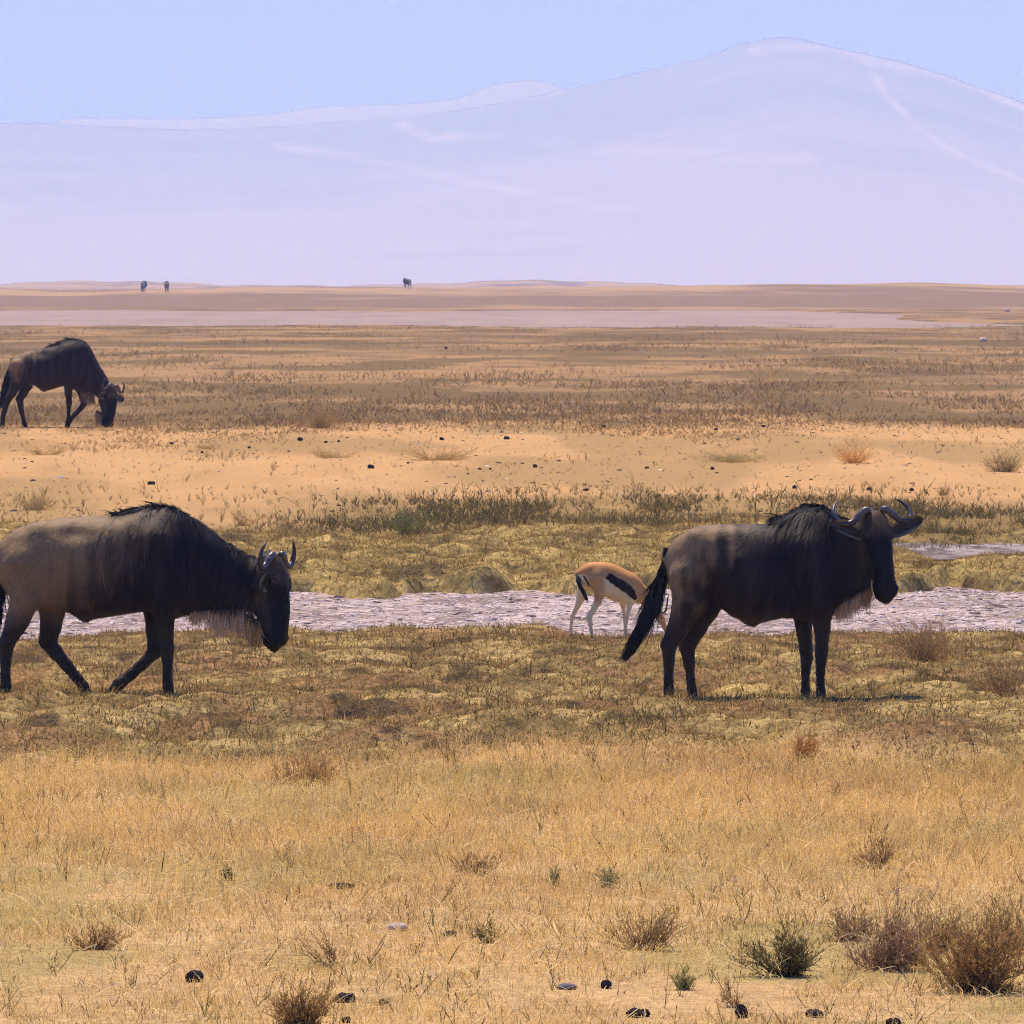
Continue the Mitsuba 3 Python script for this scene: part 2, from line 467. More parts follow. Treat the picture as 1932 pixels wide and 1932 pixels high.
    px2 = (zx2 - fr.ox) * k
    r2 = np.stack([px2, rng.normal(0, 0.014, m), crest(px2) - 0.005], -1)
    s = np.linspace(0, 1, 6)[None, :, None]
    clump = meshkit.noise(np.stack([px2 * 22, px2 * 0, px2 * 0], -1), seed)
    Lu = (rng.uniform(0.05, 0.11, m) * (0.55 + 0.7 * clump))[:, None, None]
    du = np.stack([rng.normal(-0.75, 0.3, m), rng.normal(0, 0.5, m), rng.normal(0.62, 0.2, m)], -1)[:, None]
    Cu = r2[:, None] + du * s * Lu + np.array([0, 0, -1.0]) * (s ** 2) * Lu * 0.45
    cu = np.array([0.008, 0.008, 0.008]) * rng.uniform(0.7, 1.5, (m, 1))
    put(key + '__mane', join([ribbons(Cd, rng.uniform(0.006, 0.012, n), rng, cd, 0.25, 3 * fld.grad(Cd[:, 3])[:, None]), ribbons(Cu, rng.uniform(0.005, 0.009, m), rng, cu, 0.25, np.array([0, -1.0, 0.25]))]), 'hair_strand', True, W)

    # ---- shaggy dark streaks that hang on neck, shoulder and flank
    cand = v[(N[:, 2] > -0.5) & (np.abs(v[:, 1]) > 0.05)]
    cz = cand[:, 0] / k + fr.ox
    czy = fr.oy - cand[:, 2] / k
    cand = cand[(cz > mane[0] - 120) & (cz < mane[1] - 20) & (czy > 260) & (czy < 660)]
    cand = cand[rng.choice(len(cand), 900)]
    Cs = flow(fld, cand, lambda p: np.stack([np.full(len(p), -0.15), p[:, 1] * 0, np.full(len(p), -1.0)], -1), rng.uniform(0.06, 0.22, 900), 6, 0.002, 0.012, rng, 0.1)
    cs = colour(cand) * rng.uniform(0.45, 1.15, (900, 1))
    put(key + '__neck_hair', ribbons(Cs, rng.uniform(0.006, 0.012, 900), rng, cs, 0.25, 3 * fld.grad(cand)[:, None]), 'hair_strand', True, W)

    # ---- short coat all over, lying back and down
    nc = int(9000 * (0.0135 / h))
    pick = v[(v[:, 2] > 0.1) & (v[:, 1] < 0.12)]
    pick = pick[rng.choice(len(pick), nc)]
    Cc = flow(fld, pick, lambda p: np.stack([np.full(len(p), -0.55), p[:, 1] * 0, np.full(len(p), -0.85)], -1), rng.uniform(0.018, 0.045, nc), 4, 0.001, 0.0045, rng, 0.12)
    cc_ = colour(pick) * rng.uniform(0.62, 1.28, (nc, 1)) * (0.8 + 0.4 * meshkit.fbm(pick * np.array([30, 30, 12]), 2, seed + 9))[:, None]
    put(key + '__coat', ribbons(Cc, rng.uniform(0.005, 0.009, nc), rng, cc_ / TONE['hair_strand'] * TONE['hide_fur'], 0.2, 3 * fld.grad(pick)[:, None]), 'hair_strand', True, W)

    # ---- beard: hangs from the throat, pale towards its tips
    B, Bc, Bw = [], [], []
    for (x0, y0, x1, y1, w0, w1, nb, l0, l1, dx, pale) in beard:
        t = rng.random(nb)
        r = np.stack([fr.pt(x0 + (x1 - x0) * q, y0 + (y1 - y0) * q, w0 + (w1 - w0) * q + rng.normal(0, 0.025)) for q in t])
        ll = (rng.uniform(0.4, 1.15, nb) * (l0 + (l1 - l0) * t) * (0.5 + 0.5 * np.sin(np.pi * (0.12 + 0.76 * t))) * (0.75 + 0.5 * meshkit.noise(np.stack([t * 9, t * 0, t * 0], -1), seed)) * k)[:, None, None]
        s = np.linspace(0, 1, 7)[None, :, None]
        dv = np.stack([rng.normal(dx, 0.10, nb), rng.normal(0, 0.12, nb), np.full(nb, -1.0)], -1)[:, None]
        C = r[:, None] + dv * s * ll + rng.normal(0, 0.02, (nb, 1, 3)) * s ** 2
        c0 = np.array([0.035, 0.027, 0.022])
        c1 = np.array(pale) * np.array([1.12, 1.05, 0.95]) * rng.uniform(0.6, 1.25, (nb, 1))
        mixv = sm(0.0, 0.55, np.broadcast_to(s, (nb, 7, 1)) + rng.normal(0, 0.08, (nb, 1, 1)))
        B.append(C); Bc.append(c0 * (1 - mixv) + c1[:, None] * mixv); Bw.append(rng.uniform(0.003, 0.007, nb))
    B = np.concatenate(B)
    put(key + '__beard', ribbons(B, np.concatenate(Bw), rng, np.concatenate(Bc), 0.25, np.array([0, -1.0, 0.25])), 'hair_strand', True, W)

    # ---- tail: dock plus a long black tuft
    tp = np.stack([fr.pt(a, b, 0.0) for a, b in tail])
    tt = np.linspace(0, 1, len(tp))
    cur = lambda q: np.stack([PchipInterpolator(tt, tp[:, i])(q) for i in range(3)], -1)
    q = np.linspace(0, 0.75, 12)
    dock = tubes(cur(q)[None], np.array([[.03, .027, .025, .026, .032, .038, .042, .043, .04, .034, .024, .006]]), np.array([[0.011, 0.0105, 0.0105]]), 10)
    nt = 620
    t0 = rng.uniform(0.03, 0.62, nt)
    t1 = np.minimum(1.0, t0 + rng.uniform(0.3, 0.6, nt))
    ss = np.linspace(0, 1, 8)
    base = cur((t0[:, None] + (t1 - t0)[:, None] * ss).ravel()).reshape(nt, 8, 3)
    spread = rng.normal(0, 1, (nt, 1, 3)).clip(-1.8, 1.8) * np.array([0.026, 0.026, 0.012]) + rng.normal(0, 0.02, (nt, 1, 3)) * ss[None, :, None] ** 3
    bulge = np.sin(np.clip((t0[:, None] + (t1 - t0)[:, None] * ss), 0, 1) * math.pi * 0.94)[..., None]
    Ct = base + spread * (0.25 + 1.1 * bulge * ss[None, :, None] ** 0.5)
    ct = np.array([0.009, 0.0095, 0.010]) * rng.uniform(0.6, 1.6, (nt, 1))
    put(key + '__tail', join([dock, ribbons(Ct, rng.uniform(0.006, 0.012, nt), rng, ct, 0.2, np.array([0, -1.0, 0.2]))]), 'hair_strand', True, W)

    # ---- horns, ears, eyes
    hp = np.array([(0.046, -0.026, 0.014), (0.070, -0.042, 0.016), (0.11, -0.018, 0.010), (0.165, 0.028, 0.0), (0.220, 0.040, -0.01), (0.262, 0.010, -0.025), (0.272, -0.045, -0.05), (0.250, -0.095, -0.075), (0.205, -0.135, -0.10)])
    hr = np.array([0.022, 0.030, 0.029, 0.026, 0.0235, 0.021, 0.0175, 0.012, 0.003])
    tq = np.linspace(0, 1, len(hp)); q = np.linspace(0, 1, 34)
    hc = np.stack([PchipInterpolator(tq, hp[:, i])(q) for i in range(3)], -1)
    rr = PchipInterpolator(tq, hr)(q)
    rr = rr * (1 + 0.05 * np.sin(q * 90) * (q < 0.45)); rr[0] = 0.004
    for i, sgn in enumerate((1, -1)):
        ww = hc[:, 0] * np.where(hc[:, 0] > 0.06, horn, 1) + (0.06 - 0.06 * horn) * (hc[:, 0] > 0.06)
        C = frm(np.where(hc[:, 1] < -0.03, hc[:, 1] * (0.4 + 0.6 * horn), hc[:, 1]), hc[:, 2] * np.where(hc[:, 2] < 0, curl, 1), sgn * ww)
        colr = np.array([0.10, 0.085, 0.076]) * (1 - sm(0.15, 0.45, q))[:, None] + np.array([0.035, 0.028, 0.025]) * sm(0.15, 0.45, q)[:, None]
        put(key + ('__horn' if i == 0 else '__horn_001'), tubes(C[None], (rr * hs * (0.58 + 0.25 * horn))[None], colr[None], 12), 'horn_matter', True, W)
        # ear: a cupped leaf with thickness
        us, vs = np.meshgrid(np.linspace(0, 1, 12), np.linspace(-1, 1, 9), indexing='ij')
        wid = 0.060 * np.sin(np.clip(us * 0.94 + 0.06, 0, 1) * math.pi) ** 0.7 * (1 - 0.25 * us) + 0.004
        w_ = sgn * (0.078 + (0.265 - 0.14 * ear_droop) * us)
        u_ = 0.118 + (-0.105 + 0.17 * ear_droop) * us + vs * wid + 0.02 * us ** 2
        v_ = -0.045 + 0.045 * us + 0.035 * vs ** 2 * np.sin(us * math.pi)
        front = frm(u_, v_ + 0.0, w_).reshape(-1, 3)
        rear = frm(u_, v_ - 0.014 * np.sin(us * math.pi) * (1 - vs ** 2) - 0.003, w_).reshape(-1, 3)
        idx = np.arange(108).reshape(12, 9)
        qd = np.stack([idx[:-1, :-1], idx[1:, :-1], idx[1:, 1:], idx[:-1, 1:]], -1).reshape(-1, 4)
        tri = np.vstack([qd[:, [0, 1, 2]], qd[:, [0, 2, 3]]])
        rim = np.concatenate([idx[:, 0], idx[-1, 1:], idx[::-1, -1][1:], idx[0, ::-1][1:-1]])
        rim2 = np.roll(rim, -1)
        wall = np.vstack([np.stack([rim, rim2, rim2 + 108], -1), np.stack([rim, rim2 + 108, rim + 108], -1)])
        cin = np.array([0.05, 0.04, 0.036]) + np.array([0.16, 0.13, 0.115]) * (np.abs(vs) > 0.7).reshape(-1, 1) * (us < 0.75).reshape(-1, 1)
        put(key + ('__ear' if i == 0 else '__ear_001'), (np.vstack([front, rear]), np.vstack([tri, tri[:, ::-1] + 108, wall]), np.vstack([cin, np.full((108, 3), 0.032)])), 'hide_fur', True, W)
        e = trimesh.creation.icosphere(2, 0.017 * hs)
        e.apply_translation(frm(np.array(0.125), np.array(0.022), np.array(sgn * 0.1)))
        d = mikit.ply(e, 'wet_eye', True); d['to_world'] = W
        scene[key + ('__eye' if i == 0 else '__eye_001')] = d
    return dict(fr=fr, feet=[(fr.X + fr.pt(L[-1][0], 0)[0], fr.Y + L[-1][3], fr.Z) for L in legs], body=scene[key + '__body'])


th = math.radians(67)
w1 = wildebeest('wildebeest', FR1,
    [(330, 420, 520, .04), (350, 385, 620, .10), (380, 345, 690, .16), (440, 305, 715, .21), (520, 268, 705, .24), (600, 257, 700, .235), (660, 254, 755, .245), (740, 253, 812, .285), (845, 253, 842, .30),
     (950, 250, 828, .29), (1050, 215, 812, .28), (1110, 180, 815, .275), (1200, 152, 833, .26), (1270, 160, 825, .24), (1310, 180, 795, .21), (1360, 215, 745, .18), (1420, 260, 715, .15), (1480, 300, 680, .125), (1530, 350, 630, .08)],
    [leg([(470, 560, 125), (470, 700, 100), (395, 880, 60), (345, 970, 46), (347, 1060, 33), (345, 1180, 27), (347, 1240, 30), (350, 1292, 32)], -.12, -.13),
     leg([(570, 640, 100), (560, 740, 92), (510, 870, 66), (460, 980, 50), (473, 1090, 33), (482, 1190, 26), (487, 1240, 29), (495, 1292, 32)], .12, .13),
     leg([(1210, 560, 130), (1240, 750, 75), (1255, 860, 48), (1252, 1000, 37), (1249, 1060, 33), (1247, 1130, 26), (1247, 1210, 24), (1249, 1250, 29), (1252, 1292, 32)], -.15, -.12),
     leg([(1140, 560, 120), (1145, 750, 75), (1152, 860, 48), (1166, 1000, 38), (1171, 1055, 35), (1166, 1130, 25), (1164, 1210, 22), (1165, 1250, 26), (1168, 1292, 30)], .15, .12)],
    [[(845, 835, 20, 0), (850, 845, 8, 0)], [(505, 350, 60, -.10), (570, 390, 40, -.14)], [(1150, 420, 130, -.17), (1240, 720, 90, -.17)], [(1330, 420, 150, -.02), (1470, 330, 95, -.07)], [(1440, 400, 100, -.05), (1450, 600, 85, -.06)]],
    ((1572, 205, -.14), (math.cos(th) * .34, -math.sin(th) * .24, -1), (math.cos(th), -math.sin(th), 0.22), 1.08),
    [(340, 395), (312, 540), (262, 700), (190, 880), (80, 1060)], (960, 1470),
    [(1335, 730, 1500, 640, -.02, -.10, 900, 130, 110, -.05, (0.58, 0.42, 0.30)), (1490, 650, 1545, 600, -.12, -.14, 260, 120, 140, 0.0, (0.34, 0.21, 0.13)), (1370, 690, 1540, 560, .0, -.1, 260, 130, 110, 0.0, (0.06, 0.045, 0.04))],
    (470, 740), 0.0135, 11,
    'dark wildebeest standing on the mossy bank with its head turned towards the viewer',
    dents=((740, 380, 200, 75, .02), (590, 560, 16, 140, .022), (1085, 600, 16, 160, .014), (860, 560, 18, 120, .007), (940, 560, 18, 120, .007)))

th = math.radians(24)
w2 = wildebeest('wildebeest_001', FR2,
    [(-32, 400, 560, .05), (0, 365, 620, .12), (60, 313, 700, .19), (130, 270, 745, .23), (240, 240, 778, .25), (380, 217, 785, .245), (520, 206, 834, .285), (720, 198, 815, .30), (800, 180, 800, .29), (900, 156, 790, .28), (1000, 150, 810, .27),
     (1060, 162, 838, .25), (1130, 195, 820, .22), (1200, 235, 795, .19), (1300, 305, 785, .165), (1400, 378, 785, .14), (1500, 440, 790, .12), (1580, 485, 770, .105), (1640, 530, 720, .06)],
    [leg([(150, 500, 135), (165, 700, 92), (110, 850, 68), (45, 985, 48), (40, 1080, 36), (38, 1180, 30), (40, 1245, 33), (42, 1300, 34)], -.12, -.13),
     leg([(310, 640, 105), (315, 780, 78), (305, 890, 64), (285, 980, 52), (335, 1050, 42), (405, 1130, 34), (465, 1205, 32), (500, 1250, 33), (525, 1298, 30)], .12, .12),
     leg([(1000, 560, 135), (1010, 750, 80), (1018, 900, 50), (1028, 1015, 42), (1030, 1080, 33), (1031, 1140, 28), (1032, 1205, 26), (1035, 1245, 31), (1040, 1298, 33)], -.15, -.11),
     leg([(930, 560, 130), (940, 750, 75), (942, 900, 50), (940, 1045, 43), (875, 1115, 34), (800, 1180, 31), (725, 1240, 36), (698, 1275, 34), (678, 1300, 27)], .15, .11)],
    [[(520, 830, 20, 0), (525, 838, 8, 0)], [(250, 320, 64, -.10), (320, 365, 42, -.14)], [(960, 380, 130, -.17), (1020, 680, 95, -.17)], [(1450, 600, 105, -.01), (1600, 620, 85, -.03)]],
    ((1688, 478, -.03), (0.02, -.02, -1), (math.cos(th), -math.sin(th), 0.05), 1.13),
    [(0, 380), (-14, 560), (-30, 760), (-50, 960)], (690, 1610),
    [(1165, 780, 1500, 770, -.03, -.03, 1000, 110, 175, -.03, (0.62, 0.45, 0.33)), (1500, 800, 1600, 850, -.05, -.05, 520, 215, 165, -.01, (0.50, 0.31, 0.15)), (1200, 700, 1600, 740, -.04, -.06, 260, 130, 150, -.03, (0.06, 0.046, 0.04))],
    (330, 900), 0.0135, 12,
    'brown wildebeest walking with lowered head and pale beard at the left edge', horn=0.86, ear_droop=0.8, curl=-0.35,
    dents=((450, 318, 130, 48, .022), (332, 520, 15, 130, .02), (880, 560, 16, 170, .014), (620, 560, 18, 120, .008), (700, 560, 18, 120, .008)))

th = math.radians(42)
w3 = wildebeest('wildebeest_002', FR3,
    [(150, 450, 560, .05), (190, 425, 680, .13), (240, 405, 750, .19), (350, 352, 780, .23), (430, 338, 795, .25), (560, 310, 860, .27), (640, 290, 858, .28), (750, 268, 830, .28), (850, 222, 805, .28), (950, 203, 850, .27), (1040, 210, 870, .25),
     (1100, 225, 880, .22), (1160, 290, 890, .19), (1230, 420, 920, .16), (1300, 560, 960, .13), (1360, 700, 980, .10), (1400, 800, 950, .05)],
    [leg([(230, 560, 115), (230, 740, 85), (165, 890, 58), (105, 980, 46), (82, 1060, 36), (60, 1140, 31), (42, 1225, 29), (38, 1300, 28), (36, 1338, 28)], -.12, -.12),
     leg([(340, 660, 110), (340, 800, 75), (295, 900, 58), (250, 975, 46), (265, 1060, 36), (280, 1150, 30), (300, 1230, 26), (308, 1290, 30), (325, 1338, 32)], .12, .12),
     leg([(890, 600, 120), (896, 760, 65), (902, 900, 44), (907, 1020, 37), (904, 1070, 29), (902, 1130, 25), (902, 1200, 23), (895, 1270, 34), (885, 1335, 38)], -.14, -.1),
     leg([(990, 660, 115), (1030, 820, 62), (1075, 950, 44), (1098, 1040, 38), (1050, 1100, 30), (985, 1170, 28), (930, 1225, 30), (905, 1260, 34), (890, 1300, 34)], .14, .1)],
    [[(570, 855, 20, 0), (580, 866, 8, 0)], [(1250, 700, 120, -.02), (1420, 900, 80, -.06)]],
    ((1478, 830, -.1), (-0.13, -.06, -1), (math.cos(th), -math.sin(th), 0.0), 1.14),
    [(158, 445), (125, 640), (70, 850), (8, 1090)], (640, 1370),
    [(1060, 860, 1230, 920, 0, -.03, 600, 150, 150, .02, (0.26, 0.17, 0.12)), (1260, 1120, 1330, 1150, -.05, -.08, 320, 190, 180, -.02, (0.42, 0.25, 0.13))],
    (220, 500), 0.018, 13,
    'dark wildebeest grazing head down on the orange sand far behind, upper left', horn=0.72, ear_droop=0.6, curl=-0.1,
    dents=((520, 400, 130, 50, .022), (388, 560, 15, 120, .02), (850, 560, 16, 160, .014)))
HOOVES += w1['feet'] + w2['feet'] + w3['feet']
HOOVES += [(FR1.X + q, FR1.Y - 0.1, 0.015) for q in np.arange(-0.45, 1.15, 0.2)] + [(FR2.X + q, FR2.Y - 0.1, 0.015) for q in np.arange(-0.8, 1.0, 0.2)]


# ------------------------------------------------------------------ the gazelle on the salt pan
def gazelle():
    fr, k, rng, h, key = FRG, FRG.k, np.random.default_rng(21), 0.0085, 'gazelle'
    tab = [((x - fr.ox) * k, (fr.oy - t) * k, (fr.oy - b) * k, w) for x, t, b, w in
           [(345, 440, 520, .025), (390, 395, 620, .065), (470, 335, 670, .09), (600, 303, 690, .10), (720, 303, 760, .108), (830, 318, 835, .115), (950, 360, 872, .12), (1080, 430, 885, .112), (1180, 475, 885, .095),
            (1250, 545, 890, .07), (1310, 640, 905, .056), (1370, 745, 945, .047), (1440, 850, 1010, .042), (1490, 930, 1040, .03)]]
    legs = [leg([(650, 520, 130), (690, 700, 88), (650, 860, 50), (525, 1085, 38), (545, 1170, 31), (560, 1270, 25), (570, 1330, 24), (578, 1368, 26)], -.05, -.06),
            leg([(470, 580, 110), (430, 780, 66), (375, 910, 42), (295, 1070, 32), (283, 1150, 25), (275, 1260, 21), (275, 1330, 20), (280, 1368, 22)], .05, .06),
            leg([(1080, 680, 95), (1105, 850, 46), (1090, 960, 31), (1062, 1080, 28), (1052, 1150, 23), (1045, 1250, 20), (1045, 1330, 20), (1050, 1368, 22)], -.05, -.045),
            leg([(1010, 760, 80), (1005, 890, 40), (1015, 980, 28), (1025, 1070, 26), (1030, 1150, 21), (1034, 1250, 19), (1036, 1330, 19), (1042, 1368, 21)], .05, .045)]
    tipx = (1610 - fr.ox) * k
    lo, hi = np.array([(230 - fr.ox) * k - .03, -.2, -.02]), np.array([tipx + .12, .2, .70])
    P = animal_grid(lo, hi, h)
    D = loft(P[..., 0], P[..., 2], P[..., 1], tab)
    for L in legs:
        D = chain_sdf(P, D, fr, L[:3], 0.025)
        D = chain_sdf(P, D, fr, L[2:], 0.009)
    D = chain_sdf(P, D, fr, [(1290, 740, 95, 0), (1470, 1000, 58, -.01)], 0.03)
    D = chain_sdf(P, D, fr, [(1490, 1020, 66, -.01), (1545, 1120, 50, -.015), (1590, 1220, 32, -.02), (1608, 1275, 26, -.02)], 0.015)
    D = D - 0.004 * (meshkit.fbm(P * 16, 2, 3) - 0.5)
    v, f = surface_nets(D, lo, h)

    def colour(p):
        zx, zy = p[:, 0] / k + fr.ox, fr.oy - p[:, 2] / k
        nz = meshkit.fbm(p * 40, 2, 5)
        wob = 26 * (nz - 0.5)
        top = np.stack([np.interp(zx, [a for a, _ in tt], [b for _, b in tt]) for tt in (((345, 440), (390, 395), (470, 335), (600, 303), (720, 303), (830, 318), (950, 360), (1080, 430), (1180, 475), (1250, 545), (1310, 640), (1440, 850), (1600, 1100)),)])[0]
        dpt = zy - top + wob
        orange, tan = np.array([0.52, 0.24, 0.10]), np.array([0.48, 0.30, 0.19])
        white = np.array([0.72, 0.60, 0.50])
        a = sm(60, 190, dpt)[:, None]
        c = orange * (1 - a) + tan * a
        sx = np.array([(770, 480), (860, 545), (960, 600), (1060, 670), (1130, 740), (1160, 790)], float)
        q = np.stack([zx, zy], -1)
        best = np.full(len(p), 1e9); al = np.zeros(len(p))
        for i in range(5):
            ab = sx[i + 1] - sx[i]
            t = np.clip(((q - sx[i]) @ ab) / (ab @ ab), 0, 1)
            d = np.linalg.norm(q - sx[i] - t[:, None] * ab, axis=1)
            al = np.where(d < best, (i + t) / 5, al); best = np.minimum(best, d)
        line = np.interp(zx, sx[:, 0], sx[:, 1])
        belly = sm(-6, 20, zy - line - 25 + wob) * sm(690, 800, zx) * sm(1215, 1150, zx)
        lower = sm(820, 930, zy + wob)
        rump = sm(520, 470, zx + 0.28 * (zy - 500) * -1 + wob) * sm(455, 500, zy)
        inner = sm(-0.01, 0.015, p[:, 1]) * sm(560, 640, zy) * sm(900, 700, zx)
        wm = np.clip(np.maximum.reduce([belly, rump, inner, lower * 0.85 * (zx < 1230)]), 0, 1)[:, None]
        c = c * (1 - wm) + white * wm
        wst = 32 + 34 * np.sin(np.pi * np.clip(0.12 + 0.8 * al, 0, 1))
        st = (sm(8, -8, best - wst + wob * 1.3) * sm(0.0, 0.05, al))[:, None]
        c = c * (1 - st) + np.array([0.014, 0.012, 0.011]) * st
        rs = sm(20, 12, np.abs(zx - (455 + 0.5 * (zy - 490)) + wob * .3)) * sm(480, 500, zy) * sm(660, 620, zy) * (p[:, 1] < 0)
        c = c * (1 - rs[:, None]) + np.array([0.03, 0.022, 0.018]) * rs[:, None]
        hf = sm(0.03, 0.018, p[:, 2])[:, None]
        return (c * (1 - hf) + 0.03 * hf) * (0.85 + 0.3 * nz)[:, None]
    W = fr.to_world()
    put(key + '__body', (v, f, colour(v)), 'hide_fur', True, W)
    labels[key] = {'label': 'small tan gazelle with a black flank stripe grazing behind the standing wildebeest', 'category': 'gazelle'}
    tl = np.stack([fr.pt(a, b, y) for a, b, y in ((370, 450, -.02), (378, 560, -.075), (410, 650, -.10), (460, 740, -.11), (500, 835, -.11))])
    q = np.linspace(0, 1, 14)
    cur = np.stack([PchipInterpolator(np.linspace(0, 1, 5), tl[:, i])(q) for i in range(3)], -1)
    nt = 120
    Ct = np.repeat(cur[None, 3:], nt, 0) + rng.normal(0, 0.0065, (nt, 1, 3))
    put(key + '__tail', join([tubes(cur[None], np.array([[.010, .013, .016, .017, .017, .017, .017, .017, .017, .016, .015, .013, .009, .004]]), np.full((1, 3), 0.012), 8), ribbons(Ct, np.full(nt, .004), rng, np.full((nt, 3), 0.014))]), 'hair_strand', True, W)
    for i, sg in enumerate((-1, 1)):
        hp = np.stack([fr.pt(a, b, sg * y - .01) for a, b, y in ((1560, 1010, .022), (1600, 990, .028), (1622, 900, .04), (1630, 820, .045), (1652, 760, .04))])
        hc = np.stack([PchipInterpolator(np.linspace(0, 1, 5), hp[:, j])(np.linspace(0, 1, 20)) for j in range(3)], -1)
        rr = np.linspace(0.011, 0.002, 20) * (1 + 0.12 * np.sin(np.arange(20) * 2.2))
        put(key + ('__horn' if i == 0 else '__horn_001'), tubes(hc[None], rr[None], np.full((1, 3), 0.03), 8), 'horn_matter', True, W)
        e0, e1 = fr.pt(1480, 985, sg * .035 - .01), fr.pt(1400, 930, sg * .085 - .01)
        us = np.linspace(0, 1, 9)
        C = e0 + (e1 - e0) * us[:, None]
        put(key + ('__ear' if i == 0 else '__ear_001'), tubes(C[None], (0.004 + 0.016 * np.sin(us * math.pi) ** 0.8)[None], np.array([[0.42, 0.28, 0.17]]), 8), 'hide_fur', True, W)
        e = trimesh.creation.icosphere(2, 0.0095)
        e.apply_translation(fr.pt(1540, 1090, sg * .028 - .012))
        d = mikit.ply(e, 'wet_eye', True); d['to_world'] = W
        scene[key + ('__eye' if i == 0 else '__eye_001')] = d
    return [(fr.X + fr.pt(L[-1][0], 0)[0], fr.Y + L[-1][3], fr.Z) for L in legs]


HOOVES += gazelle()


# ------------------------------------------------------------------ ground, pans and far land
def ground_color(p, n, uv):
    x, y = p.x, p.y
    big = fbm(x * 0.45, y * 0.45, 0, 3)
    mid = fbm(x * 3.1, y * 3.1, p.z * 4.0 + 3, 3)
    fine = fbm(x * 17.0, y * 17.0, p.z * 17.0 + 7, 3)
    soil = mix((0.42, 0.285, 0.15), (0.56, 0.39, 0.22), mid) * (0.7 + 0.5 * fine)
    soil = mix(soil, mi.Color3f(0.33, 0.27, 0.12) * (0.7 + 0.5 * fine), smoothstep(0.52, 0.66, fbm(x * 0.8 + 9, y * 0.55, 1, 3)) * 0.7)
    moss = mix((0.22, 0.165, 0.078), (0.42, 0.315, 0.15), smoothstep(0.3, 0.7, mid))
    moss = mix(moss, (0.27, 0.17, 0.09), smoothstep(0.50, 0.66, fbm(x * 1.9 + 4, y * 1.1, 2, 3)) * smoothstep(80.0, 66.0, y))
    moss = mix(moss, (0.075, 0.055, 0.038), smoothstep(0.60, 0.72, fbm(x * 2.7, y * 1.6 + 30, 5, 3)) * 0.85) * (0.62 + 0.75 * fine)
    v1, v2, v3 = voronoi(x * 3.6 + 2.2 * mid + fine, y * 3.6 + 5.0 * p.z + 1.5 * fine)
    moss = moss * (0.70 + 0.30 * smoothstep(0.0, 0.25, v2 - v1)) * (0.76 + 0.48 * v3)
    verge = mix((0.20, 0.145, 0.07), (0.30, 0.215, 0.10), mid) * (0.7 + 0.5 * fine)
    streak = fbm(x * 0.5, y * 0.10, 9, 4)
    sand = mix((0.46, 0.285, 0.145), (0.57, 0.365, 0.20), fbm(x * 1.3, y * 0.35, 4, 4)) * (0.82 + 0.34 * fine)
    sand = mix(sand, (0.34, 0.235, 0.125), smoothstep(0.48, 0.66, streak) * 0.75)
    b1 = fbm(x * 0.10 + 3, y * 0.028, 11, 4)
    b2 = fbm(x * 0.55, y * 0.16, 13, 4)
    plain = mix((0.215, 0.148, 0.095), (0.36, 0.235, 0.138), smoothstep(0.36, 0.64, 0.55 * b1 + 0.45 * b2))
    plain = mix(plain, (0.165, 0.12, 0.07), smoothstep(0.46, 0.62, fbm(x * 0.3 + 8, y * 0.07, 15, 4)) * 0.8)
    farb = fbm(x * 0.02, y * 0.012, 17, 3)
    far = mix((0.25, 0.175, 0.12), (0.42, 0.29, 0.18), smoothstep(0.38, 0.66, fbm(x * 0.05, y * 0.011, 17, 4) - 0.22 * smoothstep(845.0, 900.0, y) * smoothstep(1120.0, 980.0, y) + 0.12 * smoothstep(1060.0, 1200.0, y)))
    far = mix(far, (0.13, 0.09, 0.06), smoothstep(790.0, 798.0, y + 10 * farb) * smoothstep(822.0, 808.0, y + 10 * farb) * smoothstep(0.35, 0.55, fbm(x * 0.3, y * 0.02, 3, 3)))
    w = 1.2 * (big - 0.5) + 0.5 * (mid - 0.5)
    moss = mix(moss, moss * mi.Color3f(1.10, 1.10, 1.0), smoothstep(76.0, 82.0, y))
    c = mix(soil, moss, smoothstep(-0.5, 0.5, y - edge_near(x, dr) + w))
    c = mix(c, verge, smoothstep(-1.5, 1.5, y - edge_moss(x, dr) + 2 * w))
    c = mix(c, sand, smoothstep(-3.5, 3.5, y - edge_verge(x, dr) + 5 * w + 7.0 * smoothstep(-1.5, -3.0, x)))
    c = mix(c, plain, smoothstep(-9.0, 9.0, y - edge_plain(x, dr) + 26 * (streak - 0.5) + 8 * w))
    return mix(c, far, smoothstep(760.0, 860.0, y)) * mi.Color3f(1.03, 1.0, 0.77)


scene['ground_cover'] = {'type': 'twosided', 'b': {'type': 'bumpmap', 'arbitrary': mikit.proc(lambda p, n, uv: 0.03 * fbm(p.x * 22, p.y * 22, 0, 3), 4e-3), 'scale': 1.0,
                                                   'bsdf': {'type': 'diffuse', 'reflectance': mikit.proc(ground_color)}}}


def rows_to_mesh(ys, half, ncol, outer, zf, xs_of=None):
    u = np.linspace(-1, 1, ncol)
    rows = []
    for y in ys:
        w = half(y)
        x = u * w
        o = w + (np.geomspace(1, outer(y) + 1, 13)[1:] - 1) if outer else np.array([])
        rows.append(np.concatenate([-o[::-1], x, o]))
    X = np.array(rows)
    Y = np.repeat(np.asarray(ys)[:, None], X.shape[1], 1)
    Z = zf(X, Y)
    n, m = X.shape
    i = np.arange(n * m).reshape(n, m)
    q = np.stack([i[:-1, :-1], i[:-1, 1:], i[1:, 1:], i[1:, :-1]], -1).reshape(-1, 4)
    return np.stack([X, Y, Z], -1).reshape(-1, 3), np.vstack([q[:, [0, 1, 2]], q[:, [0, 2, 3]]])


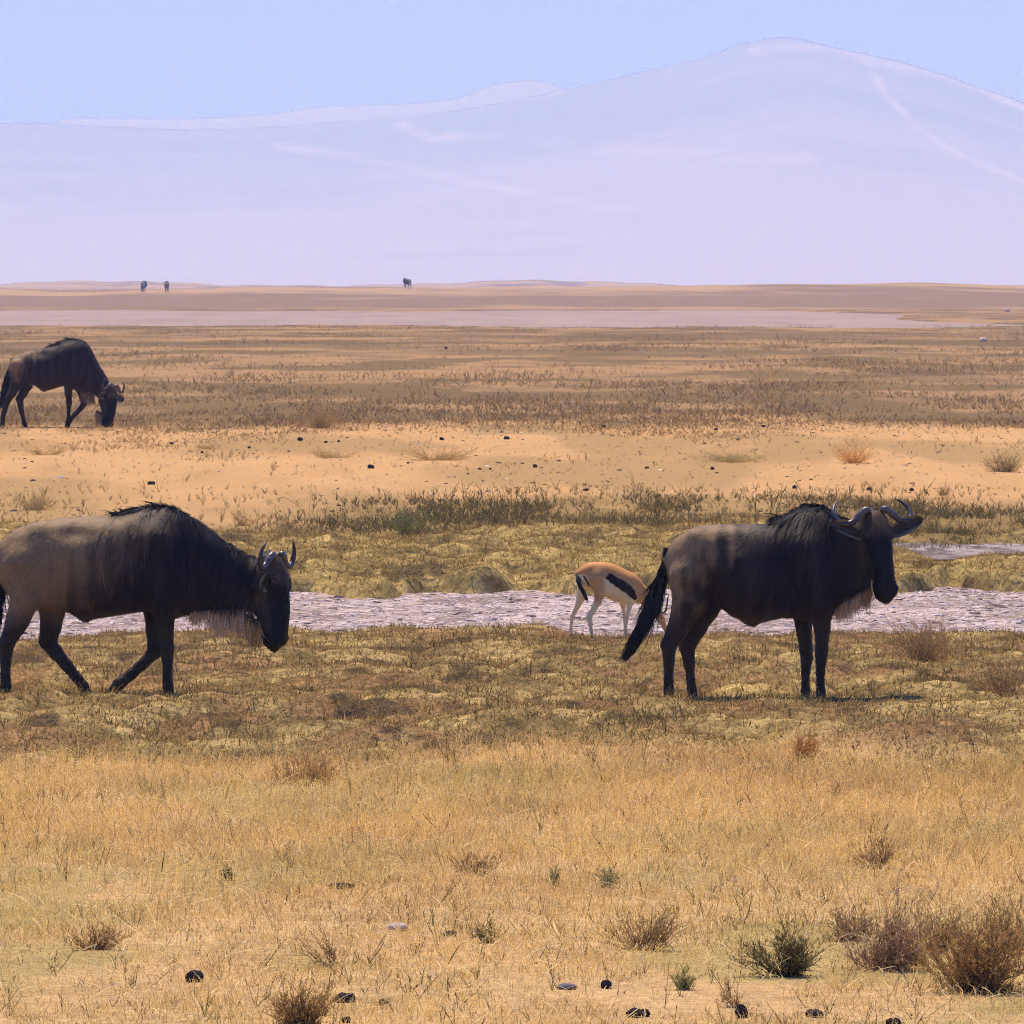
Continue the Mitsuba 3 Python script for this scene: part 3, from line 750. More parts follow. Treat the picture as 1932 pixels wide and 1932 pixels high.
ys = np.concatenate([[-900, -400, -150, -60, -20, 0, 10, 18, 24], np.arange(27, 50.6, 0.16), np.arange(50.7, 71.6, 0.062), np.arange(71.7, 81, 0.3), np.arange(81, 97, 0.07), np.arange(97, 140, 0.22),
                     np.geomspace(140.3, 2200, 190), np.geomspace(2260, 9000, 40)])
g = rows_to_mesh(ys, lambda y: max(0.066 * max(y, 0) + 0.9, 2.5), 210, lambda y: 700 + 0.8 * max(y, 0), ground_z)
scene['ground'] = mikit.ply(g, 'ground_cover', True)
labels['ground'] = {'label': 'dry plain of golden grass, mossy banks and orange sand running to the horizon', 'category': 'ground', 'kind': 'structure'}


def pan_color(p, n, uv):
    f = fbm(p.x * 14, p.y * 9, 1, 3)
    m = fbm(p.x * 2.2, p.y * 0.8, 2, 3)
    c = mix((0.27, 0.21, 0.16), (0.56, 0.46, 0.37), smoothstep(0.36, 0.66, 0.5 * m + 0.5 * f))
    c = mix(c, (0.27, 0.20, 0.15), smoothstep(0.50, 0.66, fbm(p.x * 1.1 + 3, p.y * 0.7, 6, 3)) * 0.7)
    return mix(c, (0.20, 0.155, 0.135), smoothstep(0.62, 0.72, fbm(p.x * 9 + 5, p.y * 6, 4, 3)) * 0.75)


scene['salt_crust_mud'] = {'type': 'twosided', 'b': {'type': 'bumpmap', 'arbitrary': mikit.proc(lambda p, n, uv: 0.035 * fbm(p.x * 16, p.y * 16, 0, 3), 4e-3), 'scale': 1.0, 'bsdf': {'type': 'diffuse', 'reflectance': mikit.proc(pan_color)}}}


def pan_z(x, y):
    return base_z(x, y) - 0.055 + 0.03 * (n2(x, y, 0.35, 31) - 0.5) + 0.022 * (n2(x, y, 0.11, 32, 2) - 0.5)


scene['salt_pan'] = mikit.ply(rows_to_mesh(np.arange(68.5, 85.5, 0.085), lambda y: 0.066 * y + 1.2, 200, None, pan_z), 'salt_crust_mud', True)
labels['salt_pan'] = {'label': 'strip of pale cracked salt mud between the mossy banks', 'category': 'salt pan', 'kind': 'structure'}
scene['grey_mud'] = {'type': 'twosided', 'b': {'type': 'bumpmap', 'arbitrary': mikit.proc(lambda p, n, uv: 0.05 * fbm(p.x * 12, p.y * 12, 4, 3), 4e-3), 'scale': 1.0, 'bsdf': {'type': 'diffuse', 'reflectance': mikit.proc(
    lambda p, n, uv: mix((0.15, 0.125, 0.105), (0.36, 0.31, 0.27), smoothstep(0.35, 0.65, 0.6 * fbm(p.x * 4, p.y * 2, 3, 3) + 0.4 * fbm(p.x * 15, p.y * 11, 3, 2))))}}}
scene['salt_pan_001'] = mikit.ply(rows_to_mesh(np.arange(88.4, 94.6, 0.12), lambda y: 9.5, 150, None, lambda x, y: np.where(x > 3.0, base_z(x, y) + 0.0 + 0.06 * (n2(x, y, 0.3, 33) - 0.5), base_z(x, y) - 0.4)), 'grey_mud', True)
labels['salt_pan_001'] = {'label': 'small grey mud patch in the moss right of the standing wildebeest', 'category': 'salt pan', 'kind': 'structure'}


def flat_color(p, n, uv):
    return mix((0.27, 0.205, 0.155), (0.36, 0.285, 0.225), fbm(p.x * 0.3, p.y * 0.03, 1, 4))


scene['pale_flat'] = {'type': 'twosided', 'b': {'type': 'diffuse', 'reflectance': mikit.proc(flat_color)}}
scene['salt_flat'] = mikit.ply(rows_to_mesh(np.geomspace(440, 840, 50), lambda y: 90, 40, None, lambda x, y: base_z(x, y) * 0 + 0.62), 'pale_flat', True)
labels['salt_flat'] = {'label': 'long pale pinkish salt flat crossing the far plain', 'category': 'salt flat', 'kind': 'structure'}

# ------------------------------------------------------------------ the crater wall
DM = 12000.0
ridge_px = np.array([(-6000, 250), (-4200, 180), (-3000, 260), (-1800, 200), (-900, 245), (-400, 225), (0, 230), (130, 232), (380, 242), (540, 236), (700, 222), (850, 208), (1060, 168), (1200, 135), (1320, 108), (1420, 76), (1480, 68), (1560, 84), (1700, 115), (1800, 145),
                     (1932, 190), (2200, 235), (2700, 190), (3400, 150), (4300, 210), (5600, 160), (8000, 230)], float)
crest_x = (ridge_px[:, 0] - 966) / F * DM
crest_h = HC + (540 - ridge_px[:, 1]) / F * DM
crest_f = PchipInterpolator(crest_x, crest_h)


def wall_z(x, y, y0, y1, f):
    s = np.clip((y - y0) / (y1 - y0), 0, 1)
    g_ = n2(x, y * 0.25, 420, 41, 4) - 0.5
    up = s ** 1.25
    z = f(np.clip(x, -5150, 5200)) * up * (1 + 0.35 * g_ * np.sin(math.pi * s))
    over = np.clip((y - y1) / 1500, 0, 1)
    crown = 4.5 * (n2(x, y, 11, 43, 2) - 0.5) + 3.0 * (n2(x, y, 45, 44, 2) - 0.5)
    return np.where(y > y1, f(np.clip(x, -5150, 5200)) * (1 - over), z) - 2 + crown * np.exp(-((y - y1) / 160) ** 2)


xx = np.unique(np.concatenate([np.linspace(-5000, -1000, 60), np.linspace(-1000, 1000, 420), np.linspace(1000, 5000, 60)]))
yy = np.concatenate([np.linspace(8300, 12000, 110), np.linspace(12040, 13600, 12)])
X, Y = np.meshgrid(xx, yy)
Z = wall_z(X, Y, 8400, 12000, crest_f)
i = np.arange(X.size).reshape(X.shape)
q = np.stack([i[:-1, :-1], i[:-1, 1:], i[1:, 1:], i[1:, :-1]], -1).reshape(-1, 4)
vm = np.stack([X, Y, Z], -1).reshape(-1, 3)
frac = (vm[:, 2] / crest_f(np.clip(vm[:, 0], -5100, 5200))).clip(0, 1)
nn = n2(vm[:, 0] * 0.45, vm[:, 1] * 0.5, 200, 51, 5)
wood = np.array([0.27, 0.29, 0.33]); dry = np.array([0.46, 0.40, 0.41])
band = sm(0.10, 1.0, frac + 1.0 * (nn - 0.5))[:, None]
cm = dry * (1 - band) + wood * band


def streakd(pts, wdt):
    """Bare pale spurs on the wall, in picture units across and up."""
    sx_, sy_ = vm[:, 0] / DM * F + 966, 540 - (vm[:, 2] - HC) / vm[:, 1] * F
    best = np.full(len(vm), 1e9)
    for (ax_, ay_), (bx_, by_) in zip(pts[:-1], pts[1:]):
        ab = np.array([bx_ - ax_, by_ - ay_])
        t = np.clip(((sx_ - ax_) * ab[0] + (sy_ - ay_) * ab[1]) / (ab @ ab), 0, 1)
        best = np.minimum(best, np.hypot(sx_ - ax_ - t * ab[0], (sy_ - ay_ - t * ab[1]) * 1.3))
    return (sm(wdt * 1.3, 0, best + wdt * 1.1 * (n2(vm[:, 0], vm[:, 1], 45, 61) - 0.5)) * sm(0.2, 0.6, n2(vm[:, 0], vm[:, 1] * 0.5, 90, 62)))[:, None]


bare = np.array([0.60, 0.50, 0.50])
for pts, wd, st in (([(1420, 98), (1480, 88), (1560, 90), (1630, 115), (1740, 135), (1830, 160), (1932, 210)], 16, 0.9), ([(1630, 115), (1632, 180), (1655, 230), (1700, 290), (1850, 380)], 13, 0.7),
                    ([(540, 275), (620, 285), (760, 310), (900, 345), (1150, 400)], 14, 0.5), ([(760, 235), (820, 262), (940, 252)], 14, 0.7), ([(960, 262), (1200, 285), (1440, 300)], 20, 0.5), ([(600, 232), (820, 212), (1060, 172)], 8, 0.7)):
    a = streakd(pts, wd) * st
    cm = cm * (1 - a) + bare * a
put('crater_wall', (vm, np.vstack([q[:, [0, 1, 2]], q[:, [0, 2, 3]]]), cm), 'matte', True, None, label='hazy lavender mountain wall with pale bare spurs behind the plain', category='mountain', kind='structure')

# a paler farther ridge that shows just above the wall on the left
r2 = np.array([(-5000, 400), (-2000, 300), (-600, 262), (60, 245), (140, 221), (330, 222), (520, 212), (600, 200), (760, 194), (860, 184), (905, 168), (950, 154), (1000, 149), (1050, 160), (1110, 188), (1200, 230), (1600, 260), (1932, 200), (2600, 260), (6000, 300)], float)
D4 = 14200.0
f2 = PchipInterpolator((r2[:, 0] - 966) / F * D4, HC + (540 - r2[:, 1]) / F * D4)
xx = np.unique(np.concatenate([np.linspace(-4300, -1000, 30), np.linspace(-1000, 1000, 220), np.linspace(1000, 4300, 30)]))
yy = np.concatenate([np.linspace(12900, 14200, 24), np.linspace(14250, 15200, 6)])
X, Y = np.meshgrid(xx, yy)
s = np.clip((Y - 12900) / 1300, 0, 1)
Z = np.where(Y > 14200, f2(np.clip(X, -4400, 4300)) * (1 - (Y - 14200) / 1000), f2(np.clip(X, -4400, 4300)) * s ** 1.1) - 2
i = np.arange(X.size).reshape(X.shape)
q = np.stack([i[:-1, :-1], i[:-1, 1:], i[1:, 1:], i[1:, :-1]], -1).reshape(-1, 4)
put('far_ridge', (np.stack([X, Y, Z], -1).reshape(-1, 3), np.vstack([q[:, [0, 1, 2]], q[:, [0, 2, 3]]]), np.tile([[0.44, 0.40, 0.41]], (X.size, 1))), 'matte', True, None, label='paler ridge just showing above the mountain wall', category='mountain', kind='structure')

scene['haze_shell'] = {'type': 'null'}
scene['haze'] = {'type': 'cube', 'to_world': T().translate([0, 7250, 240]) @ T().scale([14000, 8650, 244]), 'bsdf': {'type': 'ref', 'id': 'haze_shell'}, 'interior': {'type': 'ref', 'id': 'haze_air'}}
labels['haze'] = {'label': 'pale lavender haze over the whole plain', 'category': 'haze', 'kind': 'stuff'}


# ------------------------------------------------------------------ grass and low growth
def blades(P, h, w, lean, col, rng, tip=1.0, tris=3, az=None):
    n = len(P)
    az = rng.uniform(0, 2 * np.pi, n) if az is None else az
    d = np.stack([np.cos(az), np.sin(az), np.zeros(n)], -1)
    a2 = rng.uniform(0, 2 * np.pi, n)
    s = np.stack([np.cos(a2), np.sin(a2), np.zeros(n)], -1) * (w / 2)[:, None]
    up = np.array([0, 0, 1.0])
    tipp = P + up * (h * np.sqrt(np.clip(1 - 0.5 * lean ** 2, 0.1, 1)))[:, None] + d * (h * lean)[:, None]
    if tris == 1:
        v = np.stack([P - s, P + s, tipp], 1)
        f = np.arange(n * 3).reshape(n, 3)
        return v.reshape(-1, 3), f, np.repeat(col, 3, 0)
    mid = P + up * (h * 0.58)[:, None] + d * (h * lean * 0.32)[:, None]
    v = np.stack([P - s, P + s, mid - s * 0.7, mid + s * 0.7, tipp], 1)
    b = (np.arange(n) * 5)[:, None]
    f = np.concatenate([b + [0, 1, 3], b + [0, 3, 2], b + [2, 3, 4]])
    cc = np.repeat(col[:, None], 5, 1)
    return v.reshape(-1, 3), f, cc.reshape(-1, 3)


def scatter(rng, n, y0, y1, m0=0.0625, m1=0.8):
    """n points evenly spread over the ground that the view takes in between y0 and y1, and a little to the sides."""
    y = rng.uniform(y0, y1, int(n * 1.6))
    y = y[rng.random(len(y)) < (m0 * y + m1) / (m0 * y1 + m1)][:n]
    return rng.uniform(-1, 1, len(y)) * (m0 * y + m1), y


rng = np.random.default_rng(5)
# golden grass of the foreground
x, y = scatter(rng, 370000, 30.5, 58.5)
edge = edge_near(x)
p_keep = 0.94 * (1 - sm(-1.3, 1.0, y - edge + 2.6 * (n2(x, y, 1.2, 70) - 0.5))) + 0.05 * (1 - sm(1, 6, y - edge)) * n2(x, y, 0.7, 69)
patch = n2(x, y, 0.9, 71)
cl, cr = worley(x, y, 0.17, 72)
bare_ = sm(37.5, 34.0, y) * sm(0.40, 0.55, n2(x, y * 0.5, 0.6, 73)) * 0.75 + 0.65 * np.exp(-((y - 42.2 - 0.25 * np.sin(x * 1.3)) / 0.35) ** 2) * (x < 0.4) + 0.6 * sm(0.57, 0.66, n2(x, y * 0.35, 0.8, 79)) * (y < 50) + 0.5 * np.exp(-((y - 38.7 - 0.12 * np.sin(x * 2)) / 0.2) ** 2)
ok = rng.random(len(x)) < p_keep * (1 - bare_) * (0.35 + 0.8 * sm(0.75, 0.25, cl)) * (0.5 + 0.8 * patch)
x, y, patch, cl, cr = x[ok], y[ok], patch[ok], cl[ok], cr[ok]
n = len(x)
tall = sm(36, 45, y)
h = rng.gamma(6, 1 / 6, n) * (0.036 + 0.042 * tall) * (0.6 + 0.8 * patch) * (0.7 + 0.6 * cr)
tone = n2(x, y, 1.6, 74)
tone2 = n2(x, y * 0.6, 0.7, 75)
gold, straw, olive, russet = np.array([0.70, 0.50, 0.22]), np.array([0.82, 0.64, 0.39]), np.array([0.50, 0.40, 0.14]), np.array([0.44, 0.26, 0.125])
c = gold * np.ones((n, 3))
t = sm(0.35, 0.75, rng.random(n) * 0.6 + tone2 * 0.5)[:, None] * 0.6
c = c * (1 - t) + straw * t
t = (sm(0.5, 0.68, tone) * sm(0.2, 0.8, rng.random(n)))[:, None] * 0.85
c = c * (1 - t) + olive * t
t = (sm(0.52, 0.7, n2(x, y * 0.5, 1.3, 76)) * sm(44, 51, y) * rng.random(n))[:, None]
c = c * (1 - t) + russet * t
c *= rng.uniform(0.7, 1.15, (n, 1)) * (0.60 + 0.80 * n2(x, y * 0.35, 0.55, 78))[:, None]
P = np.stack([x, y, ground_z(x, y) - 0.004], -1)
put('grass', blades(P, h, rng.uniform(0.0022, 0.0048, n), rng.uniform(0.3, 1.2, n), c, rng), 'blade_leaf', False, None, label='short dry golden grass covering the foreground', category='grass', kind='stuff')
# pale bent stalks that catch the sun
m = 9000
x, y = scatter(rng, m, 33, 53)
ok = y < edge_near(x) - 0.3
x, y = x[ok], y[ok]; m = len(x)
s = np.linspace(0, 1, 6)[None, :, None]
Lh = rng.uniform(0.04, 0.11, m)[:, None, None]
dd = np.stack([rng.normal(0, 0.5, m), rng.normal(0, 0.5, m), rng.uniform(0.6, 1, m)], -1)[:, None]
bend = np.stack([rng.normal(0, 0.5, m), rng.normal(0, 0.5, m), rng.uniform(-0.4, 0, m)], -1)[:, None]
C = np.stack([x, y, ground_z(x, y)], -1)[:, None] + dd * s * Lh + bend * s ** 2 * Lh
put('grass__dry_stalk', ribbons(C, rng.uniform(0.0025, 0.0045, m), rng, np.array([0.86, 0.73, 0.52]) * rng.uniform(0.8, 1.1, (m, 1)), 0.6), 'blade_leaf', False, None, kind='stuff')

# fuzz of the mossy banks
x, y = scatter(rng, 150000, 51.2, 71.5)
ok = (y > edge_near(x) - 0.4) & (y < edge_pan0(x) + 1.0)
xa, ya = x[ok], y[ok]
x, y = scatter(rng, 150000, 80.2, 97)
ok = (y > edge_pan1(x) - 1.2) & (y < edge_moss(x) + 1.5) & (puddle_mask(x, y) < 0.35)
x, y = np.concatenate([xa, x[ok]]), np.concatenate([ya, y[ok]])
ok = ground_z(x, y) > base_z(x, y) - 0.055
x, y = x[ok], y[ok]
n = len(x)
tone = n2(x, y, 0.8, 80)
c = np.array([0.34, 0.242, 0.108]) * (0.5 + 1.0 * tone)[:, None] * rng.uniform(0.35, 1.6, (n, 1))
c = c * np.where(y > 76, 1.04, 1.0)[:, None]
t = (sm(0.48, 0.66, n2(x, y * 0.6, 1.1, 81)) * (y < 72))[:, None] * 0.8
c = c * (1 - t) + np.array([0.34, 0.22, 0.115]) * rng.uniform(0.6, 1.3, (n, 1)) * t
P = np.stack([x, y, ground_z(x, y) - 0.003], -1)
put('moss', blades(P, (rng.gamma(3, 0.009, n) + 0.006) * np.where(y > 76, 1.35, 1.0), rng.uniform(0.006, 0.014, n), rng.uniform(0.2, 1.0, n), c, rng, tris=1), 'blade_leaf', False, None, label='olive and tan cushion moss growing over the banks', category='moss', kind='stuff')


# small weeds: thin stems with a few twigs, too many to count
def weeds(x, y, hh, col, rng, stems=4, wd=0.004, leaf=2):
    n = len(x)
    z = ground_z(x, y)
    parts = []
    for k in range(stems):
        d = np.stack([rng.normal(0, 0.45, n), rng.normal(0, 0.45, n), np.ones(n)], -1)
        Lk = hh * rng.uniform(0.5, 1.1, n)
        s = np.linspace(0, 1, 4)[None, :, None]
        C = np.stack([x, y, z - 0.005], -1)[:, None] + d[:, None] * s * Lk[:, None, None] + rng.normal(0, 0.1, (n, 1, 3)) * s ** 2 * Lk[:, None, None]
        parts.append(ribbons(C, np.full(n, wd) * rng.uniform(0.6, 1.3, n), rng, col * rng.uniform(0.6, 1.1, (n, 1)), 0.4))
        for j in range(leaf):
            tt = rng.uniform(0.35, 1.0, n)
            base = C[:, 0] + (C[:, -1] - C[:, 0]) * tt[:, None]
            parts.append(blades(base, hh * rng.uniform(0.12, 0.3, n), np.full(n, wd * 1.7), rng.uniform(0.3, 1.2, n), col * rng.uniform(0.7, 1.4, (n, 1)), rng, tris=1))
    return join(parts)


x, y = scatter(rng, 4200, 50.8, 69)
keep = rng.random(len(x)) < 0.05 + 0.95 * sm(0.50, 0.64, n2(x, y * 0.5, 1.0, 85)) + 0.35 * sm(56, 52, y)
for fx, fy, fz in HOOVES:
    keep &= np.hypot(x - fx, (y - fy) * 0.5) > 0.12
x, y = x[keep], y[keep]
n = len(x)
c = np.where(rng.random((n, 1)) < 0.6, np.array([[0.20, 0.135, 0.085]]), np.array([[0.17, 0.15, 0.065]])) * rng.uniform(0.6, 1.2, (n, 1))
put('scrub', weeds(x, y, rng.gamma(5, 0.2, n) * 0.085, c, rng), 'blade_leaf', False, None, label='small brown weeds scattered over the mossy bank', category='weeds', kind='stuff')
x, y = scatter(rng, 1500, 32.5, 52.0)
n = len(x)
c = np.where(rng.random((n, 1)) < 0.6, np.array([[0.19, 0.125, 0.075]]), np.array([[0.17, 0.16, 0.07]])) * rng.uniform(0.7, 1.2, (n, 1))
put('scrub_001', weeds(x, y, rng.gamma(4, 0.25, n) * 0.075, c, rng, 3, 0.003), 'blade_leaf', False, None, label='thin dark weeds standing in the golden grass', category='weeds', kind='stuff')

# dark verge behind the far moss
x, y = scatter(rng, 46000, 90.5, 106)
e0, e1 = edge_moss(x), edge_verge(x)
keep = rng.random(len(x)) < sm(-2.0, 1.5, y - e0) * (1 - sm(-4.5, 4.0, y - e1)) * sm(-3.4, -0.6, x + 2.2 * (n2(x, y, 1.5, 90) - .5)) * (0.05 + 0.9 * sm(0.46, 0.62, n2(x, y * 0.5, 0.9, 91))) + 0.015
x, y = x[keep], y[keep]; n = len(x)
c = np.array([0.19, 0.145, 0.075]) * rng.uniform(0.5, 1.5, (n, 1))
t = sm(0.52, 0.66, n2(x, y, 1.3, 92))[:, None] * 0.6
c = c * (1 - t) + np.array([0.11, 0.125, 0.06]) * t
put('dry_grass', weeds(x, y, rng.gamma(2.5, 0.4, n) * 0.068, c, rng, 4, 0.007, 1), 'blade_leaf', False, None, label='band of dark olive grass behind the far mossy bank', category='grass', kind='stuff')

# stubble on the sand
x, y = scatter(rng, 42000, 96, 141)
keep = rng.random(len(x)) < 0.05 + 0.9 * sm(0.52, 0.66, n2(x, y * 0.2, 2.0, 95)) + 0.5 * sm(126, 138, y)
x, y = x[keep], y[keep]; n = len(x)
c = np.array([0.36, 0.245, 0.125]) * rng.uniform(0.6, 1.2, (n, 1))
put('stubble', weeds(x, y, rng.gamma(3, 0.33, n) * 0.035, c, rng, 3, 0.007, 0), 'blade_leaf', False, None, label='thin dry stubble scattered on the orange sand', category='stubble', kind='stuff')

# tussocks of the brown plain
ny = 95000
y = 131 / (1 - rng.random(ny) * (1 - 131 / 476)) 
x = rng.uniform(-1, 1, ny) * (0.0625 * y + 2)
keep = (rng.random(ny) < sm(-8, 8, y - edge_plain(x)) * (0.03 + 0.7 * sm(0.47, 0.60, n2(x, y * 0.3, 1.7, 96, 4)) * (1 - sm(150, 185, y)) + 0.8 * sm(0.45, 0.66, 0.6 * n2(x, y * 0.22, 3.2, 97, 4) + 0.4 * n2(x, y * 0.25, 11.0, 98, 3))))
x, y = x[keep], y[keep]; n = len(x)
g1 = n2(x, y * 0.25, 9.0, 99, 3)[:, None]
c = (np.array([0.38, 0.255, 0.15]) * (1 - sm(0.5, 0.62, g1)) + np.array([0.27, 0.205, 0.115]) * sm(0.5, 0.62, g1)) * rng.uniform(0.7, 1.35, (n, 1))
put('dry_grass_001', weeds(x, y, rng.gamma(2.2, 0.45, n) * (0.038 + 0.00011 * y), c, rng, 3, 0.014, 0), 'blade_leaf', False, None, label='brown tussock grass covering the plain beyond the sand', category='grass', kind='stuff')


# loose crust on the salt pan
def pebbles(x, y, z, s, flat, col, rng):
    b = trimesh.creation.icosphere(0)
    bv = b.vertices
    n = len(x)
    v = bv[None] * (1 + 0.35 * rng.normal(0, 1, (n, len(bv), 1)).clip(-1, 1))
    v = v * np.stack([s * rng.uniform(0.7, 1.5, n), s * rng.uniform(0.7, 1.5, n), s * flat], -1)[:, None]
    a = rng.uniform(0, 6.28, n)
    R = np.stack([np.cos(a), -np.sin(a), np.sin(a), np.cos(a)], -1).reshape(n, 1, 2, 2)
    v[..., :2] = np.einsum('nkij,nvj->nvi', R, v[..., :2])
    v = v + np.stack([x, y, z], -1)[:, None]
    f = (np.arange(n) * len(bv))[:, None, None] + b.faces[None]
    return v.reshape(-1, 3), f.reshape(-1, 3), np.repeat(col, len(bv), 0)


x, y = scatter(rng, 15000, 69.6, 84)
ok = (y > edge_pan0(x) - 0.5) & (y < edge_pan1(x) + 0.2)
x, y = x[ok], y[ok]; n = len(x)
c = np.where(rng.random((n, 1)) < 0.80, np.array([[0.56, 0.465, 0.41]]), np.array([[0.16, 0.12, 0.10]])) * rng.uniform(0.75, 1.1, (n, 1))
put('salt_crust', pebbles(x, y, pan_z(x, y), rng.gamma(2.0, 0.007, n) + 0.005, 0.3, c, rng), 'matte', False, None, label='loose flakes of pale crust lying on the salt mud', category='salt crust', kind='stuff')


x, y = scatter(rng, 2600, 97, 140)
n = len(x)
c = np.where(rng.random((n, 1)) < 0.7, np.array([[0.10, 0.07, 0.05]]), np.array([[0.62, 0.5, 0.36]])) * rng.uniform(0.7, 1.3, (n, 1))
put('sand_litter', pebbles(x, y, ground_z(x, y), rng.gamma(2.0, 0.0045, n) + 0.003, 0.6, c, rng), 'matte', False, None, label='scattered crumbs of dry dung and pebbles on the orange sand', category='litter', kind='stuff')

# ------------------------------------------------------------------ single shrubs and tufts
def shrub(key, px, py, wpx, hpx, seed, col, leafcol, nst, leaves, lean, **lab):
    """A many-stemmed dry bush: base at picture place (px, py), wpx wide, hpx tall in picture units."""
    rng = np.random.default_rng(seed)
    X, Yd = at(px, py)
    m = Yd / F
    W_, H_ = wpx * m / 2, hpx * m * 1.2
    nst = int(nst * 1.1)
    z0 = float(ground_z(np.array([X]), np.array([Yd]))[0])
    s = np.linspace(0, 1, 7)[None, :, None]
    ang = rng.uniform(0, 2 * np.pi, nst)
    rad = np.sqrt(rng.random(nst))
    lob = rng.integers(0, 6, nst); la = rng.uniform(0, 2 * np.pi, 6); lh = rng.uniform(0.45, 1.05, 6)
    ang = la[lob] + rng.normal(0, 0.55, nst)
    end = np.stack([np.cos(ang) * rad * W_ + lean * m, np.sin(ang) * rad * W_ * 0.8, H_ * rng.uniform(0.6, 1.1, nst) * lh[lob] * (1 - 0.35 * rad ** 2)], -1)
    root = np.stack([rng.normal(0, 0.13 * W_, nst), rng.normal(0, 0.05 * W_, nst), np.full(nst, -0.015)], -1)
    C = root[:, None] * (1 - s) + end[:, None] * s
    C[..., 2] += (np.sin(s[..., 0] * math.pi) * -0.12 * H_ * rad[:, None])
    C = C + rng.normal(0, 0.035 * H_, C.shape) * s
    rst = 0.0014 + 0.0012 * rng.random(nst)
    col, leafcol, leaves = col * 1.9, leafcol * 1.75, int(leaves * 2.2)
    parts = [tubes(C, rst[:, None] * np.linspace(1.3, 0.45, 7)[None], col * rng.uniform(0.6, 1.2, (nst, 1)), 3)]
    nt = nst * 5
    who = rng.integers(0, nst, nt)
    tt = rng.uniform(0.25, 0.95, nt)
    fi = tt * 6; i0 = fi.astype(int); ff = (fi - i0)[:, None]
    b = C[who, i0] * (1 - ff) + C[who, np.minimum(i0 + 1, 6)] * ff
    dirn = (end - root)[who] / (np.linalg.norm((end - root)[who], axis=1, keepdims=True)) + rng.normal(0, 0.55, (nt, 3))
    L = H_ * rng.uniform(0.10, 0.32, nt)
    s4 = np.linspace(0, 1, 4)[None, :, None]
    C2 = b[:, None] + dirn[:, None] * s4 * L[:, None, None] + rng.normal(0, 0.06, (nt, 1, 3)) * s4 ** 2 * H_
    C2[..., 2] = np.maximum(C2[..., 2], 0.004)
    parts.append(tubes(C2, np.full((nt, 4), 0.0012) * np.linspace(1.1, 0.5, 4), col * rng.uniform(0.6, 1.3, (nt, 1)), 3))
    W = T().translate([X, Yd, z0])
    put(key + '__stem', join(parts), 'blade_leaf', True, W)
    if leaves:
        wl = rng.integers(0, nt, leaves)
        tl = rng.random(leaves)[:, None]
        bl = C2[wl, 0] * (1 - tl) + C2[wl, 3] * tl
        cc = leafcol * rng.uniform(0.55, 1.35, (leaves, 1))
        put(key + '__foliage', blades(bl, rng.uniform(0.010, 0.026, leaves), rng.uniform(0.004, 0.009, leaves), rng.uniform(0.2, 1.2, leaves), cc, rng, tris=1), 'blade_leaf', False, W)
    labels[key] = lab


